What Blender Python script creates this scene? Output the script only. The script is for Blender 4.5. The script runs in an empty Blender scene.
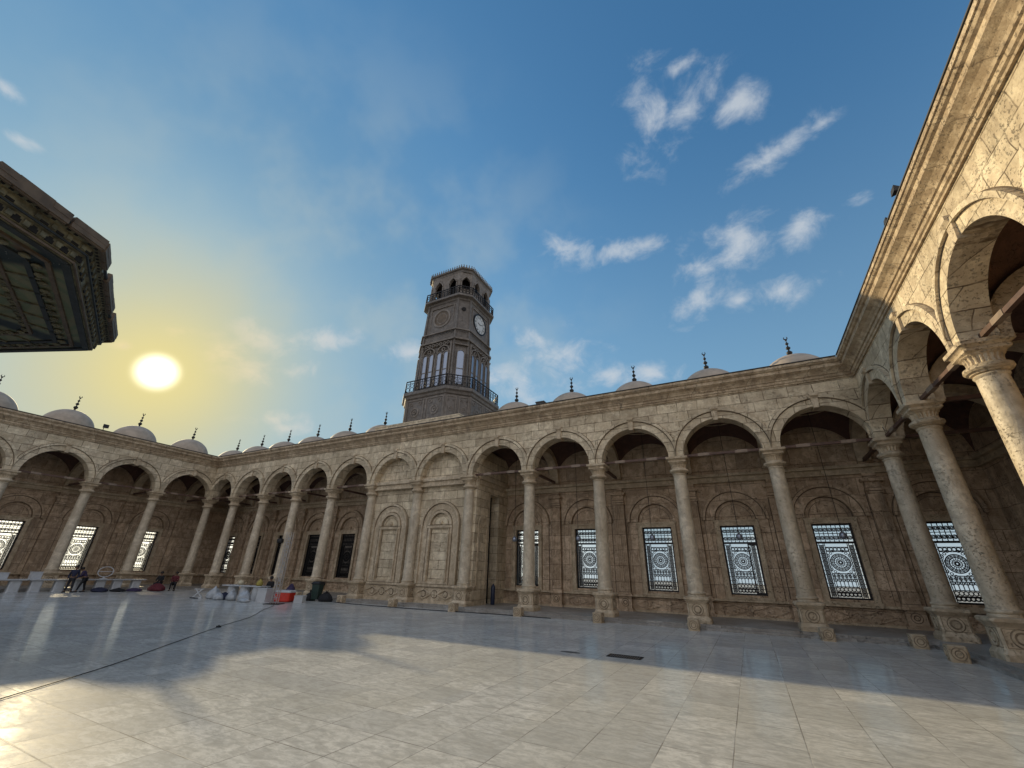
import bpy, math, random
from mathutils import Vector, Matrix
random.seed(7)
R = math.radians
C = bpy.context.scene.collection
SC = bpy.context.scene

# ------------------------------------------------------------------ camera
YAW, PIT, ROL = -.491963, .427329, .027775
F, CAM = 413.415, Vector((46.372, -23.525, 2.1))
cyw, syw, cp, sp_ = math.cos(YAW), math.sin(YAW), math.cos(PIT), math.sin(PIT)
FWD = Vector((syw*cp, cyw*cp, sp_)); r0 = Vector((cyw, -syw, 0)); u0 = r0.cross(FWD)
RGT = r0*math.cos(ROL)+u0*math.sin(ROL); UPV = -r0*math.sin(ROL)+u0*math.cos(ROL)
cam = bpy.data.cameras.new('camera'); co = bpy.data.objects.new('camera', cam); C.objects.link(co)
m = Matrix((RGT, UPV, -FWD)).transposed().to_4x4(); m.translation = CAM; co.matrix_world = m
cam.sensor_width = 36; cam.lens = F/1024*36; cam.clip_end = 20000; cam.clip_start = .05
SC.camera = co
def ray(u, v): return (FWD+RGT*((u-512)/F)-UPV*((v-384)/F)).normalized()

# ------------------------------------------------------------------ node helper
class NT:
    def __init__(s, tree): s.t = tree; s.n = tree.nodes; s.l = tree.links
    def new(s, typ, **k):
        n = s.n.new(typ)
        for a, b in k.items():
            if a != 'ins': setattr(n, a, b)
        for i, v in k.get('ins', {}).items(): s.put(n.inputs[i], v)
        return n
    def put(s, sock, v):
        if isinstance(v, bpy.types.NodeSocket): s.l.new(v, sock)
        else: sock.default_value = v
    def math(s, op, a, b=0., c=0., clamp=False):
        n = s.n.new('ShaderNodeMath'); n.operation = op; n.use_clamp = clamp
        s.put(n.inputs[0], a); s.put(n.inputs[1], b); s.put(n.inputs[2], c); return n.outputs[0]
    def vm(s, op, a, b=(0, 0, 0)):
        n = s.n.new('ShaderNodeVectorMath'); n.operation = op; s.put(n.inputs[0], a); s.put(n.inputs[1], b)
        return n.outputs['Value'] if op in ('DOT_PRODUCT', 'LENGTH') else n.outputs[0]
    def scale(s, a, k):
        n = s.n.new('ShaderNodeVectorMath'); n.operation = 'SCALE'; s.put(n.inputs[0], a); s.put(n.inputs['Scale'], k); return n.outputs[0]
    def sstep(s, v, a, b, lo=0., hi=1.):
        n = s.new('ShaderNodeMapRange', interpolation_type='SMOOTHSTEP')
        s.put(n.inputs[0], v); s.put(n.inputs[1], a); s.put(n.inputs[2], b); s.put(n.inputs[3], lo); s.put(n.inputs[4], hi)
        return n.outputs[0]
    def noise(s, vec, scale, detail=4, rough=.55, dist=0.):
        n = s.n.new('ShaderNodeTexNoise'); s.put(n.inputs['Vector'], vec); n.inputs['Scale'].default_value = scale
        n.inputs['Detail'].default_value = detail; n.inputs['Roughness'].default_value = rough; n.inputs['Distortion'].default_value = dist
        return n.outputs['Fac']
    def mix(s, f, a, b, typ='MIX'):
        n = s.n.new('ShaderNodeMix'); n.data_type = 'RGBA'; n.blend_type = typ
        s.put(n.inputs[0], f); s.put(n.inputs[6], a); s.put(n.inputs[7], b); return n.outputs[2]
    def comb(s, x, y, z=0.):
        n = s.n.new('ShaderNodeCombineXYZ'); s.put(n.inputs[0], x); s.put(n.inputs[1], y); s.put(n.inputs[2], z); return n.outputs[0]
    def sep(s, v):
        n = s.n.new('ShaderNodeSeparateXYZ'); s.put(n.inputs[0], v); return n.outputs
def c4(c): return (c[0], c[1], c[2], 1.)
def material(name):
    mt = bpy.data.materials.new(name); mt.use_nodes = True; mt.node_tree.nodes.clear()
    n = NT(mt.node_tree); out = n.new('ShaderNodeOutputMaterial'); b = n.new('ShaderNodeBsdfPrincipled')
    n.l.new(b.outputs[0], out.inputs[0]); return mt, n, b, out
def bump(n, b, h, strength=.5, dist=.02):
    k = n.new('ShaderNodeBump', ins={'Strength': strength, 'Distance': dist, 'Height': h}); n.l.new(k.outputs[0], b.inputs['Normal'])

def stone(name, col, col2, bw=.9, rh=.46, mortar=.55, pits=.5, rough=.75, grime=.35, blocks=True, streak=.5, darkcol=(.10, .075, .055)):
    """travertine-like limestone in courses: pits, stains, open joints (all in world coordinates, so nothing repeats)"""
    mt, n, b, out = material(name)
    P = n.new('ShaderNodeNewGeometry').outputs['Position']; x, y, z = n.sep(P)
    wb = n.noise(P, 1.3, 2); wb2 = n.noise(n.vm('ADD', P, (7, 3, 9)), 1.1, 2)
    uv = n.comb(n.math('ADD', n.math('ADD', x, y), n.math('MULTIPLY', wb, .16)), n.math('ADD', z, n.math('MULTIPLY', wb2, .10)), n.math('MULTIPLY', n.math('SUBTRACT', x, y), .5))
    big = n.noise(P, .55, 5, .62); mid = n.noise(P, 3.1, 6, .66, .4); fine = n.noise(P, 22., 4, .6)
    c = n.mix(n.sstep(mid, .36, .60), c4(col), c4(col2))
    c = n.mix(n.sstep(big, .38, .64, 0, .6), c, c4((col[0]*.56, col[1]*.52, col[2]*.47)))
    h = n.math('MULTIPLY', fine, .35)
    if blocks:
        br = n.new('ShaderNodeTexBrick', offset=.5, ins={'Vector': uv, 'Color1': (1, 1, 1, 1), 'Color2': (.50, .48, .46, 1), 'Mortar': (.16, .115, .075, 1), 'Scale': 1.,
             'Mortar Size': .016, 'Mortar Smooth': .3, 'Bias': -.2, 'Brick Width': bw, 'Row Height': rh})
        c = n.mix(n.math('MULTIPLY', n.sstep(n.noise(P, 1.9, 3), .3, .62, .35, 1.), mortar), c, br.outputs['Color'], 'MULTIPLY')
        h = n.math('SUBTRACT', h, n.math('MULTIPLY', br.outputs['Fac'], .8))
    if pits:
        pn = n.noise(n.vm('MULTIPLY', P, (1, 1, 1.35)), 12., 6, .66, .15); gate = n.sstep(n.noise(P, 1.7, 3), .38, .6)
        pm = n.math('MULTIPLY', n.sstep(pn, .54, .66), n.math('ADD', n.math('MULTIPLY', gate, .8), .2))
        c = n.mix(n.math('MULTIPLY', pm, pits), c, c4(darkcol)); h = n.math('SUBTRACT', h, n.math('MULTIPLY', pm, .9))
    if streak:
        st = n.noise(n.vm('MULTIPLY', P, (2.6, 2.6, .28)), 1., 5, .65); c = n.mix(n.sstep(st, .52, .74, 0, streak), c, c4(darkcol))
    n.put(b.inputs['Base Color'], c); b.inputs['Roughness'].default_value = rough
    bump(n, b, h, .9, .03)
    return mt
def simple(name, col, rough=.5, metal=0., var=.25, scale=6., bmp=.15):
    mt, n, b, out = material(name)
    P = n.new('ShaderNodeNewGeometry').outputs['Position']; f = n.noise(P, scale, 5, .6)
    n.put(b.inputs['Base Color'], n.mix(n.sstep(f, .3, .7, 0, 1), c4(col), c4(tuple(v*(1-var) for v in col))))
    b.inputs['Roughness'].default_value = rough; b.inputs['Metallic'].default_value = metal
    if bmp: bump(n, b, f, bmp, .02)
    return mt
M = {}
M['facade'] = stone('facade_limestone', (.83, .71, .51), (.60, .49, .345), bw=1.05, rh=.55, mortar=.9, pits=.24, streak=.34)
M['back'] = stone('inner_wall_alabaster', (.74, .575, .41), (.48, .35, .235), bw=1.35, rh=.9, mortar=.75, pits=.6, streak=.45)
M['cornice'] = stone('cornice_stone', (.64, .51, .35), (.38, .28, .18), bw=1.3, rh=5., mortar=.6, pits=.6, streak=.6)
M['shaft'] = stone('column_marble', (.71, .61, .46), (.50, .42, .31), blocks=False, pits=.1, streak=.35, rough=.5)
M['trim'] = stone('carved_stone', (.68, .56, .40), (.46, .365, .25), blocks=False, pits=.45, streak=.25)
M['groove'] = simple('dirt_filled_groove', (.17, .125, .085), .95, 0, .5, 6.)  # dark brown strips paint crevice shade, with some dirt, beside the mouldings
M['groove_light'] = simple('faintly_dirty_groove', (.34, .265, .18), .95, 0, .5, 6.)  # paler painted shade and dirt that outlines roundels on pedestals and cubes
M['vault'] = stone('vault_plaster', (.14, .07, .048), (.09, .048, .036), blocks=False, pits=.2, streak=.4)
M['dome'] = simple('dome_lead', (.44, .355, .27), .6, .0, .25, 2.)
M['bronze'] = simple('finial_bronze', (.035, .033, .032), .45, .6, .3, 8.)
M['flash'] = simple('dark_flashing', (.06, .055, .05), .6, 0, .3, 2.)
M['wood'] = simple('tie_beam_wood', (.115, .06, .042), .6, 0, .35, 5.)
M['wood_light'] = simple('beam_sleeve', (.26, .19, .14), .6, 0, .3, 5.)
M['iron'] = simple('black_iron', (.012, .011, .012), .5, .3, .3, 9.)
M['tower'] = stone('tower_brown_metal_panels', (.20, .175, .155), (.135, .118, .105), bw=1.6, rh=3.4, mortar=.15, pits=.15, streak=.5, rough=.6, darkcol=(.045, .038, .033))
M['towerl'] = stone('tower_light_trim', (.27, .235, .205), (.185, .16, .14), blocks=False, pits=.3, streak=.45, darkcol=(.06, .05, .04))
M['dark'] = simple('unlit_opening', (.012, .011, .011), .9, 0, .2, 3.)  # near-black colour standing in for the shade inside openings and gaps
M['shutter'] = simple('dark_window_board', (.26, .23, .20), .35, 0, .4, 2.)
M['kiosk'] = simple('painted_wood_green', (.20, .185, .115), .7, 0, .7, 4.)
M['kioskb'] = simple('painted_wood_brown', (.15, .11, .075), .7, 0, .45, 3.)
M['kioskd'] = simple('painted_wood_blue_black', (.035, .042, .045), .7, 0, .45, 3.)
M['whitepaint'] = simple('white_plastic', (.52, .54, .56), .45, 0, .12, 4.)
M['clockw'] = simple('clock_enamel', (.58, .57, .54), .35, 0, .12, 3.)
M['plastic'] = simple('white_bag_plastic', (.44, .47, .50), .4, 0, .3, 5., .6)
M['red'] = simple('red_cooler', (.62, .035, .015), .4, 0, .15, 4.)
M['maroon'] = simple('maroon_cloth', (.13, .02, .03), .85, 0, .4, 9.)
M['navy'] = simple('navy_cloth', (.018, .022, .055), .85, 0, .4, 9.)
M['violet'] = simple('violet_cloth', (.045, .03, .085), .85, 0, .4, 9.)
M['blackc'] = simple('black_cloth', (.012, .012, .015), .85, 0, .4, 9.)
M['trouser'] = simple('dark_trousers', (.02, .02, .026), .85, 0, .4, 9.)
M['yellow'] = simple('yellow_cloth', (.38, .31, .07), .8, 0, .3, 9.)
M['skin'] = simple('skin', (.22, .12, .075), .55, 0, .15, 20.)
M['hair'] = simple('hair', (.012, .009, .008), .6, 0, .3, 20.)
M['bin'] = simple('green_bin_plastic', (.02, .045, .037), .45, 0, .25, 5.)
M['rubber'] = simple('black_rubber', (.012, .012, .013), .6, 0, .2, 5.)
M['alu'] = simple('aluminium', (.55, .55, .56), .35, .8, .2, 5.)
M['cream'] = simple('cream_ceramic', (.6, .52, .36), .5, 0, .2, 5.)

# floor marble
mt, n, b, out = material('courtyard_marble')
P = n.new('ShaderNodeNewGeometry').outputs['Position']; x, y, z = n.sep(P)
wob = n.noise(P, .7, 2)
uv = n.comb(n.math('ADD', x, -.03), n.math('ADD', y, .35))
br = n.new('ShaderNodeTexBrick', offset=0., ins={'Vector': uv, 'Color1': (1, 1, 1, 1), 'Color2': (0, 0, 0, 1), 'Mortar': (.5, .5, .5, 1), 'Scale': 1.,
     'Mortar Size': .009, 'Mortar Smooth': .3, 'Bias': 0., 'Brick Width': .88, 'Row Height': .88})
tone = n.sep(br.outputs['Color'])[0]
vein = n.noise(n.vm('ADD', n.vm('MULTIPLY', P, (1.2, 2.6, 1)), n.scale(br.outputs['Color'], 7.)), 1.6, 7, .65, 1.2)
c = n.mix(tone, (.72, .71, .675, 1), (.50, .505, .495, 1))
c = n.mix(n.sstep(vein, .42, .66, 0, .7), c, (.38, .375, .355, 1))
blot = n.noise(P, .33, 5, .62); c = n.mix(n.sstep(blot, .45, .7, 0, .45), c, (.42, .41, .36, 1))
gr = n.noise(P, 9., 6, .7); c = n.mix(n.sstep(gr, .5, .72, 0, .35), c, (.33, .315, .27, 1))
br2 = n.new('ShaderNodeTexBrick', offset=.5, ins={'Vector': n.vm('ADD', uv, (.31, .88, 0)), 'Color1': (1, 1, 1, 1), 'Color2': (0, 0, 0, 1), 'Mortar': (.5, .5, .5, 1), 'Scale': 1., 'Mortar Size': 0., 'Bias': .1, 'Brick Width': 1.76, 'Row Height': 2.64})
c = n.mix(n.math('MULTIPLY', n.sep(br2.outputs['Color'])[1], .28), c, (.45, .43, .36, 1))
veil2 = n.noise(n.vm('MULTIPLY', P, (.5, 1.3, 1)), 3.3, 7, .7, 2.); c = n.mix(n.sstep(veil2, .50, .62, 0, .35), c, (.34, .35, .34, 1))
sp = n.noise(P, 30., 3, .6); c = n.mix(n.sstep(sp, .66, .74, 0, .5), c, (.2, .18, .15, 1))
jn = n.sstep(n.noise(P, 1.3, 4), .38, .62, .12, .85)
mott = n.noise(n.vm('MULTIPLY', P, (1.1, 2.1, 1)), 5.5, 6, .68, .8); c = n.mix(n.sstep(mott, .44, .62, 0, .5), c, (.36, .36, .335, 1))
c = n.mix(n.math('MULTIPLY', br.outputs['Fac'], jn), c, (.20, .185, .16, 1))
n.put(b.inputs['Base Color'], c)
rg = n.math('ADD', n.sstep(vein, .3, .7, .24, .40), n.math('MULTIPLY', tone, .10)); n.put(b.inputs['Roughness'], rg); b.inputs['Specular IOR Level'].default_value = .30
h = n.math('SUBTRACT', n.math('ADD', n.math('MULTIPLY', gr, .2), n.math('MULTIPLY', n.noise(P, 2.2, 3), .6)), n.math('MULTIPLY', br.outputs['Fac'], .7))
bump(n, b, h, .35, .012)
bn = b.inputs['Normal'].links[0].from_socket
df = n.new('ShaderNodeBsdfDiffuse', ins={'Color': c, 'Normal': bn}); g1 = n.new('ShaderNodeBsdfGlossy', ins={'Color': (1, 1, 1, 1), 'Roughness': .52, 'Normal': bn})
g2 = n.new('ShaderNodeBsdfGlossy', ins={'Color': (1, 1, 1, 1), 'Roughness': n.sstep(vein, .3, .7, .07, .14), 'Normal': bn})
fr = n.new('ShaderNodeFresnel', ins={'IOR': 1.30, 'Normal': bn}); m1 = n.new('ShaderNodeMixShader', ins={0: .038}); m2 = n.new('ShaderNodeMixShader', ins={0: n.math('MULTIPLY', fr.outputs[0], .60)})
n.l.new(df.outputs[0], m1.inputs[1]); n.l.new(g1.outputs[0], m1.inputs[2]); n.l.new(m1.outputs[0], m2.inputs[1]); n.l.new(g2.outputs[0], m2.inputs[2]); n.l.new(m2.outputs[0], out.inputs[0])
M['floor'] = mt
M['step'] = stone('platform_marble', (.42, .40, .37), (.31, .29, .265), bw=1.5, rh=5., mortar=.4, pits=.2, streak=0, rough=.45)
M['terrain'] = simple('dry_ground', (.42, .40, .36), .9, 0, .4, .02, 0)

# window glass: clear with a dusty white film; sun and sky pass through
mt, n, b, out = material('dusty_glass')
tr = n.new('ShaderNodeBsdfTransparent'); tl = n.new('ShaderNodeBsdfTranslucent', ins={'Color': (.85, .86, .84, 1)})
ms = n.new('ShaderNodeMixShader', ins={0: .12}); n.l.new(tr.outputs[0], ms.inputs[1]); n.l.new(tl.outputs[0], ms.inputs[2]); n.l.new(ms.outputs[0], out.inputs[0])
M['glass'] = mt
mt, n, b, out = material('lantern_glass')
b.inputs['Base Color'].default_value = (.30, .34, .42, 1); b.inputs['Roughness'].default_value = .3; b.inputs['Metallic'].default_value = .6
M['mirror'] = mt

# ------------------------------------------------------------------ mesh builder
class MB:
    def __init__(s): s.v = []; s.f = []
    def quad(s, a, b, c, d):
        i = len(s.v); s.v += [a, b, c, d]; s.f.append((i, i+1, i+2, i+3))
    def box(s, x0, x1, y0, y1, z0, z1):
        i = len(s.v); s.v += [(x, y, z) for z in (z0, z1) for y in (y0, y1) for x in (x0, x1)]
        for f in ((0, 2, 3, 1), (4, 5, 7, 6), (0, 1, 5, 4), (2, 6, 7, 3), (0, 4, 6, 2), (1, 3, 7, 5)): s.f.append(tuple(i+k for k in f))
    def obox(s, p, q, w, h, up=(0, 0, 1)):
        p, q = Vector(p), Vector(q); d = (q-p).normalized(); up = Vector(up)
        if abs(d.dot(up)) > .98: up = Vector((1, 0, 0))
        sd = d.cross(up).normalized()*w/2; uu = sd.cross(d).normalized()*h/2
        i = len(s.v)
        for b_ in (p, q): s.v += [tuple(b_-sd-uu), tuple(b_+sd-uu), tuple(b_+sd+uu), tuple(b_-sd+uu)]
        for f in ((0, 3, 2, 1), (4, 5, 6, 7), (0, 1, 5, 4), (1, 2, 6, 5), (2, 3, 7, 6), (3, 0, 4, 7)): s.f.append(tuple(i+k for k in f))
    def rings(s, rings, cap=True):
        i0 = len(s.v); n = len(rings[0])
        for r in rings: s.v += [tuple(p) for p in r]
        for k in range(len(rings)-1):
            for j in range(n):
                a = i0+k*n+j; b = i0+k*n+(j+1) % n; s.f.append((a, b, b+n, a+n))
        if cap: s.f.append(tuple(i0+j for j in reversed(range(n)))); s.f.append(tuple(i0+(len(rings)-1)*n+j for j in range(n)))
    def lathe(s, prof, n=24, c=(0, 0, 0), cap=True):
        s.rings([[(c[0]+r*math.cos(2*math.pi*j/n), c[1]+r*math.sin(2*math.pi*j/n), c[2]+z) for j in range(n)] for r, z in prof], cap)
    def loft(s, prof, n=48, c=(0, 0, 0), fl=0):
        """prof: (r, z, squareness 0..1, flute depth)"""
        rs = []
        for r, z, q, fd in prof:
            ring = []
            for j in range(n):
                t = 2*math.pi*j/n+math.pi/n; ct, st = math.cos(t), math.sin(t); sq = 1/max(abs(ct), abs(st))
                rr = r*((1-q)+q*sq)*(1-fd*(.5+.5*math.cos(t*fl)))
                ring.append((c[0]+rr*ct, c[1]+rr*st, c[2]+z))
            rs.append(ring)
        s.rings(rs)
    def tube(s, pts, r, n=6):
        pts = [Vector(p) for p in pts]; rs = []
        for k, p in enumerate(pts):
            d = (pts[min(k+1, len(pts)-1)]-pts[max(k-1, 0)]).normalized(); a = Vector((0, 0, 1)) if abs(d.z) < .9 else Vector((1, 0, 0))
            e = d.cross(a).normalized(); g = e.cross(d)
            rs.append([p+e*r*math.cos(2*math.pi*j/n)+g*r*math.sin(2*math.pi*j/n) for j in range(n)])
        s.rings(rs)
    def arc_band(s, cx, cz, ri, ro, y0, y1, a0=0., a1=180., n=24, clampx=None):
        """arched band in the xz plane, between radii ri and ro, from y0 (front) to y1"""
        rs = []
        for k in range(n+1):
            a = R(a0+(a1-a0)*k/n); ca, sa = math.cos(a), math.sin(a); o = ro
            if clampx and abs(ca)*ro > clampx: o = clampx/abs(ca)
            i = min(ri, o-.005)
            rs.append([(cx+i*ca, y0, cz+i*sa), (cx+o*ca, y0, cz+o*sa), (cx+o*ca, y1, cz+o*sa), (cx+i*ca, y1, cz+i*sa)])
        s.rings(rs)
    def disc(s, cx, cz, r, y0, y1, n=20):
        s.rings([[(cx+r*math.cos(2*math.pi*j/n), yy, cz+r*math.sin(2*math.pi*j/n)) for j in range(n)] for yy in (y0, y1)])
    def build(s, name, mat, parent=None, smooth=None, loc=(0, 0, 0)):
        me = bpy.data.meshes.new(name); me.from_pydata(s.v, [], s.f); me.update()
        import bmesh
        bm = bmesh.new(); bm.from_mesh(me); bmesh.ops.recalc_face_normals(bm, faces=bm.faces); bm.to_mesh(me); bm.free()
        if isinstance(mat, str): mat = M[mat]
        me.materials.append(mat)
        if getattr(s, 'mark', None) is not None:      # faces from mark on are strips painted with crevice shade and dirt
            me.materials.append(M[getattr(s, 'mmat', 'groove')])
            for p in me.polygons[s.mark:]: p.material_index = 1
        if smooth:
            me.polygons.foreach_set('use_smooth', [True]*len(me.polygons)); me.set_sharp_from_angle(angle=R(smooth))
        o = bpy.data.objects.new(name, me); C.objects.link(o); o.location = loc
        if parent: o.parent = parent
        return o
def tag(o, label, cat, group=None, kind=None):
    if label: o['label'] = label
    if cat: o['category'] = cat
    if group: o['group'] = group
    if kind: o['kind'] = kind
    return o
def empty(name, loc=(0, 0, 0), rz=0., label=None, cat=None, group=None):
    o = bpy.data.objects.new(name, None); C.objects.link(o); o.location = loc; o.rotation_euler = (0, 0, rz); o.empty_display_size = .3
    return tag(o, label, cat, group)
def dup(o, parent, dx=(0, 0, 0)):
    """copy a part with its sub-parts under parent, shifted by dx"""
    c = o.copy(); C.objects.link(c); c.parent = parent; c.location = Vector(dx)
    for ch in list(o.children):
        d = ch.copy(); C.objects.link(d); d.parent = c
        for g in list(ch.children): e = g.copy(); C.objects.link(e); e.parent = d
    return c

# ------------------------------------------------------------------ dimensions
SP, SY = 4.4, 4.656
ZS, ZC = 7.93, 7.91        # arch springing, top of capitals
FY = .36                   # half thickness of the arcade wall
BW = 4.4                   # inner face of the back wall
ZTOP = 11.95

# ---- shared meshes
def make_shaft():
    b = MB(); p = [(.40, 1.283), (.40, 1.33), (.375, 1.36), (.41, 1.40), (.41, 1.45), (.365, 1.49), (.355, 1.56)]
    for k in range(9): t = k/8; p.append((.352-.042*t+.008*math.sin(math.pi*t), 1.6+5.36*t))
    p += [(.335, 6.99), (.35, 7.02), (.335, 7.05), (.31, 7.07)]
    b.lathe(p, 32); return b
def make_capital():
    b = MB()
    b.loft([(.31, 7.07, 0, 0), (.37, 7.09, 0, 0), (.38, 7.12, 0, 0), (.44, 7.14, 0, 0), (.48, 7.19, 0, 0), (.47, 7.26, 0, 0), (.40, 7.30, 0, 0), (.375, 7.32, 0, .0),
            (.37, 7.34, .0, .12), (.37, 7.44, .05, .14), (.40, 7.54, .12, .12), (.44, 7.58, .2, .05), (.41, 7.60, .5, 0), (.42, 7.62, .97, 0), (.45, 7.64, 1, 0), (.455, 7.70, 1, 0), (.43, 7.715, 1, 0),
            (.45, 7.75, 1, 0), (.50, 7.79, 1, 0), (.54, 7.80, 1, 0), (.545, 7.905, 1, 0)], 80, fl=20)
    return b
def make_pedestal():
    b = MB()
    b.loft([(.52, .2, 1, 0), (.52, .36, 1, 0), (.50, .40, 1, 0), (.46, .46, 1, 0), (.44, .50, 1, 0), (.44, 1.02, 1, 0), (.47, 1.06, 1, 0), (.52, 1.13, 1, 0), (.55, 1.17, 1, 0), (.55, 1.25, 1, 0), (.50, 1.28, 1, 0)], 48)
    for a in range(4):
        ca, sa = math.cos(a*math.pi/2), math.sin(a*math.pi/2)
        def T(x, y, z): return (ca*x-sa*y, sa*x+ca*y, z)
        for r0_, r1_, pr in ((.17, .22, .03), (.0001, .11, .025)):
            rs = []
            for k in range(20):
                t = 2*math.pi*k/20; rs.append([T(r_*math.cos(t), -.438-pp, .76+r_*math.sin(t)) for r_, pp in ((r0_, 0), (r0_, pr), (r1_, pr), (r1_, 0))])
            i = len(b.v)
            for q in rs: b.v += q
            for k in range(20):
                for j in range(3): A = i+k*4+j; B = i+((k+1) % 20)*4+j; b.f.append((A, B, B+1, A+1))
    b.mark = len(b.f); b.mmat = 'groove_light'  # faces from here on are paler strips of painted shade and dirt
    for a in range(4):
        ca, sa = math.cos(a*math.pi/2), math.sin(a*math.pi/2); t = MB()
        t.arc_band(0, .76, .225, .255, -.446, -.43, 0, 360, 20); t.arc_band(0, .76, .115, .165, -.446, -.43, 0, 360, 20); t.box(-.36, .36, -.445, -.43, .515, .53); t.box(-.36, .36, -.445, -.43, .99, 1.005); t.box(-.375, -.36, -.445, -.43, .515, 1.005); t.box(.36, .375, -.445, -.43, .515, 1.005)
        i = len(b.v); b.v += [(ca*x-sa*y, sa*x+ca*y, z) for x, y, z in t.v]; b.f += [tuple(i+j for j in f) for f in t.f]
    return b
def make_finial():
    b = MB(); b.lathe([(.16, 0), (.20, .05), (.10, .10), (.05, .16), (.13, .25), (.16, .32), (.13, .39), (.045, .46), (.04, .52), (.10, .58), (.125, .63), (.10, .69), (.035, .75), (.03, .83), (.075, .88), (.09, .92), (.07, .97), (.025, 1.02), (.02, 1.10), (.05, 1.13), (.055, 1.16), (.02, 1.2), (.012, 1.24)], 14)
    rs = []
    for k in range(15):
        a = R(120+300*k/14)
        t = .005+.028*math.sin(math.pi*k/14); ca, sa = math.cos(a-R(0)), math.sin(a)
        rs.append([(ca*(.09-t), -.015, 1.30+sa*(.09-t)), (ca*(.09+t), -.015, 1.30+sa*(.09+t)), (ca*(.09+t), .015, 1.30+sa*(.09+t)), (ca*(.09-t), .015, 1.30+sa*(.09-t))])
    b.rings(rs)
    return b
def make_grille(sash=False):
    b = MB(); y = BW+.12; X, Z0, Z1 = .87, 1.3, 4.85; zt = 3.93
    def bar(x0, z0, x1, z1, w=.03, d=.03):
        w *= 1.7; b.obox((x0, y, z0), (x1, y, z1), w, d, up=(0, 1, 0))
    for x0, x1, z0, z1 in ((-X, -X+.09, Z0, Z1), (X-.09, X, Z0, Z1)): b.box(x0, x1, y-.05, y+.05, z0, z1)
    b.box(-X+.09, X-.09, y-.05, y+.05, Z0, Z0+.08); b.box(-X+.09, X-.09, y-.05, y+.05, Z1-.08, Z1); b.box(-X+.09, X-.09, y-.05, y+.05, zt-.05, zt+.05)
    def ring(cx, cz, r, w=.022, a0=0, a1=360, n=18):
        w *= 1.65; b.arc_band(cx, cz, r-w/2, r+w/2, y-.012, y+.012, a0, a1, n)
    for k in range(1, 8): bar(-X+.09+k*.195, zt+.05, -X+.09+k*.195, Z1-.08, .02)
    for row, zz in enumerate((4.16, 4.56)):
        bar(-X+.09, zz-.19, X-.09, zz-.19, .02) if row else None
        for k in range(8): ring(-.6825+k*.195, zz, .085); ring(-.6825+k*.195, zz, .04)
    w0, w1 = -X+.09, X-.09
    for xx in (w0+.06, w0+.24, w0+.30, w1-.30, w1-.24, w1-.06): bar(xx, Z0+.08, xx, zt-.05, .018)
    zz = Z0+.2
    while zz < zt-.1:
        for sx in (-1, 1): ring(sx*(X-.09-.15), zz, .085); ring(sx*(X-.09-.15), zz, .035, .03)
        bar(w0, zz+.1, w0+.3, zz+.1, .014); bar(w1-.3, zz+.1, w1, zz+.1, .014); zz += .2
    cz = 2.98
    for r_, w_ in ((.40, .028), (.35, .014), (.26, .02), (.17, .016), (.07, .04)): ring(0, cz, r_, w_, n=28)
    for k in range(16):
        a = R(k*22.5); bar(.09*math.cos(a), cz+.09*math.sin(a), .40*math.cos(a), cz+.40*math.sin(a), .012)
        ring(.305*math.cos(a), cz+.305*math.sin(a), .04, .014, n=10)
    for zr in (cz-.52, cz+.52, cz+.72, 1.62, 1.86): bar(w0+.3, zr, w1-.3, zr, .024)
    for k in range(6):
        xx = -.4+k*.16; ring(xx, cz+.62, .075); ring(xx, 1.74, .08); bar(xx, 1.86, xx, cz-.52, .018)
        ring(xx, 2.16, .07, .02); ring(xx, 2.34, .05, .02); ring(xx, Z0+.22, .085, .03); ring(xx, 1.52, .07, .02)
    for sx in (-1, 1):
        for sz in (-1, 1):
            for q in range(3): ring(sx*(.44-.12*q), cz+sz*(.32+.11*q), .055, .018, n=10)
        for q in range(7): ring(sx*.455, cz-.36+.12*q, .045, .014, n=10)
    for q in range(9): bar(w0+.3, 1.5+q*.06 if q < 2 else 2.05+q*.045, w1-.3, 1.5+q*.06 if q < 2 else 2.05+q*.045, .008)
    if sash:
        b.box(.36, .43, y-.11, y-.05, Z0+.08, zt-.05); b.box(.43, X-.09, y-.11, y-.05, zt-.12, zt-.05); b.box(.43, X-.09, y-.11, y-.05, Z0+.08, Z0+.14)
    return b
def make_window(kind):
    """stone surround of a window; kind: glass / glass sash / dark"""
    b = MB(); X, Z0, Z1 = .87, 1.3, 4.85; y0, y1 = BW-.13, BW+.02
    b.box(-X-.22, -X, y0, y1, Z0-.1, Z1+.22); b.box(X, X+.22, y0, y1, Z0-.1, Z1+.22); b.box(-X, X, y0, y1, Z1, Z1+.22)
    b.box(-X-.30, X+.30, y0-.07, y1, Z0-.22, Z0-.1); b.box(-X-.3, X+.3, y0-.04, y1, Z1+.22, Z1+.30)
    b.box(-X-.26, -X-.22, y0-.03, y1, Z0-.1, Z1+.22); b.box(X+.22, X+.26, y0-.03, y1, Z0-.1, Z1+.22)
    w = b.build('window', 'trim')
    g = make_grille(kind == 'sash').build('grille', 'iron', w)
    p = MB()
    p.box(-X, X, BW+.20, BW+.215, Z0, Z1)
    p.build('pane', 'shutter' if kind == 'dark' else 'glass', w)
    return w
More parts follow.
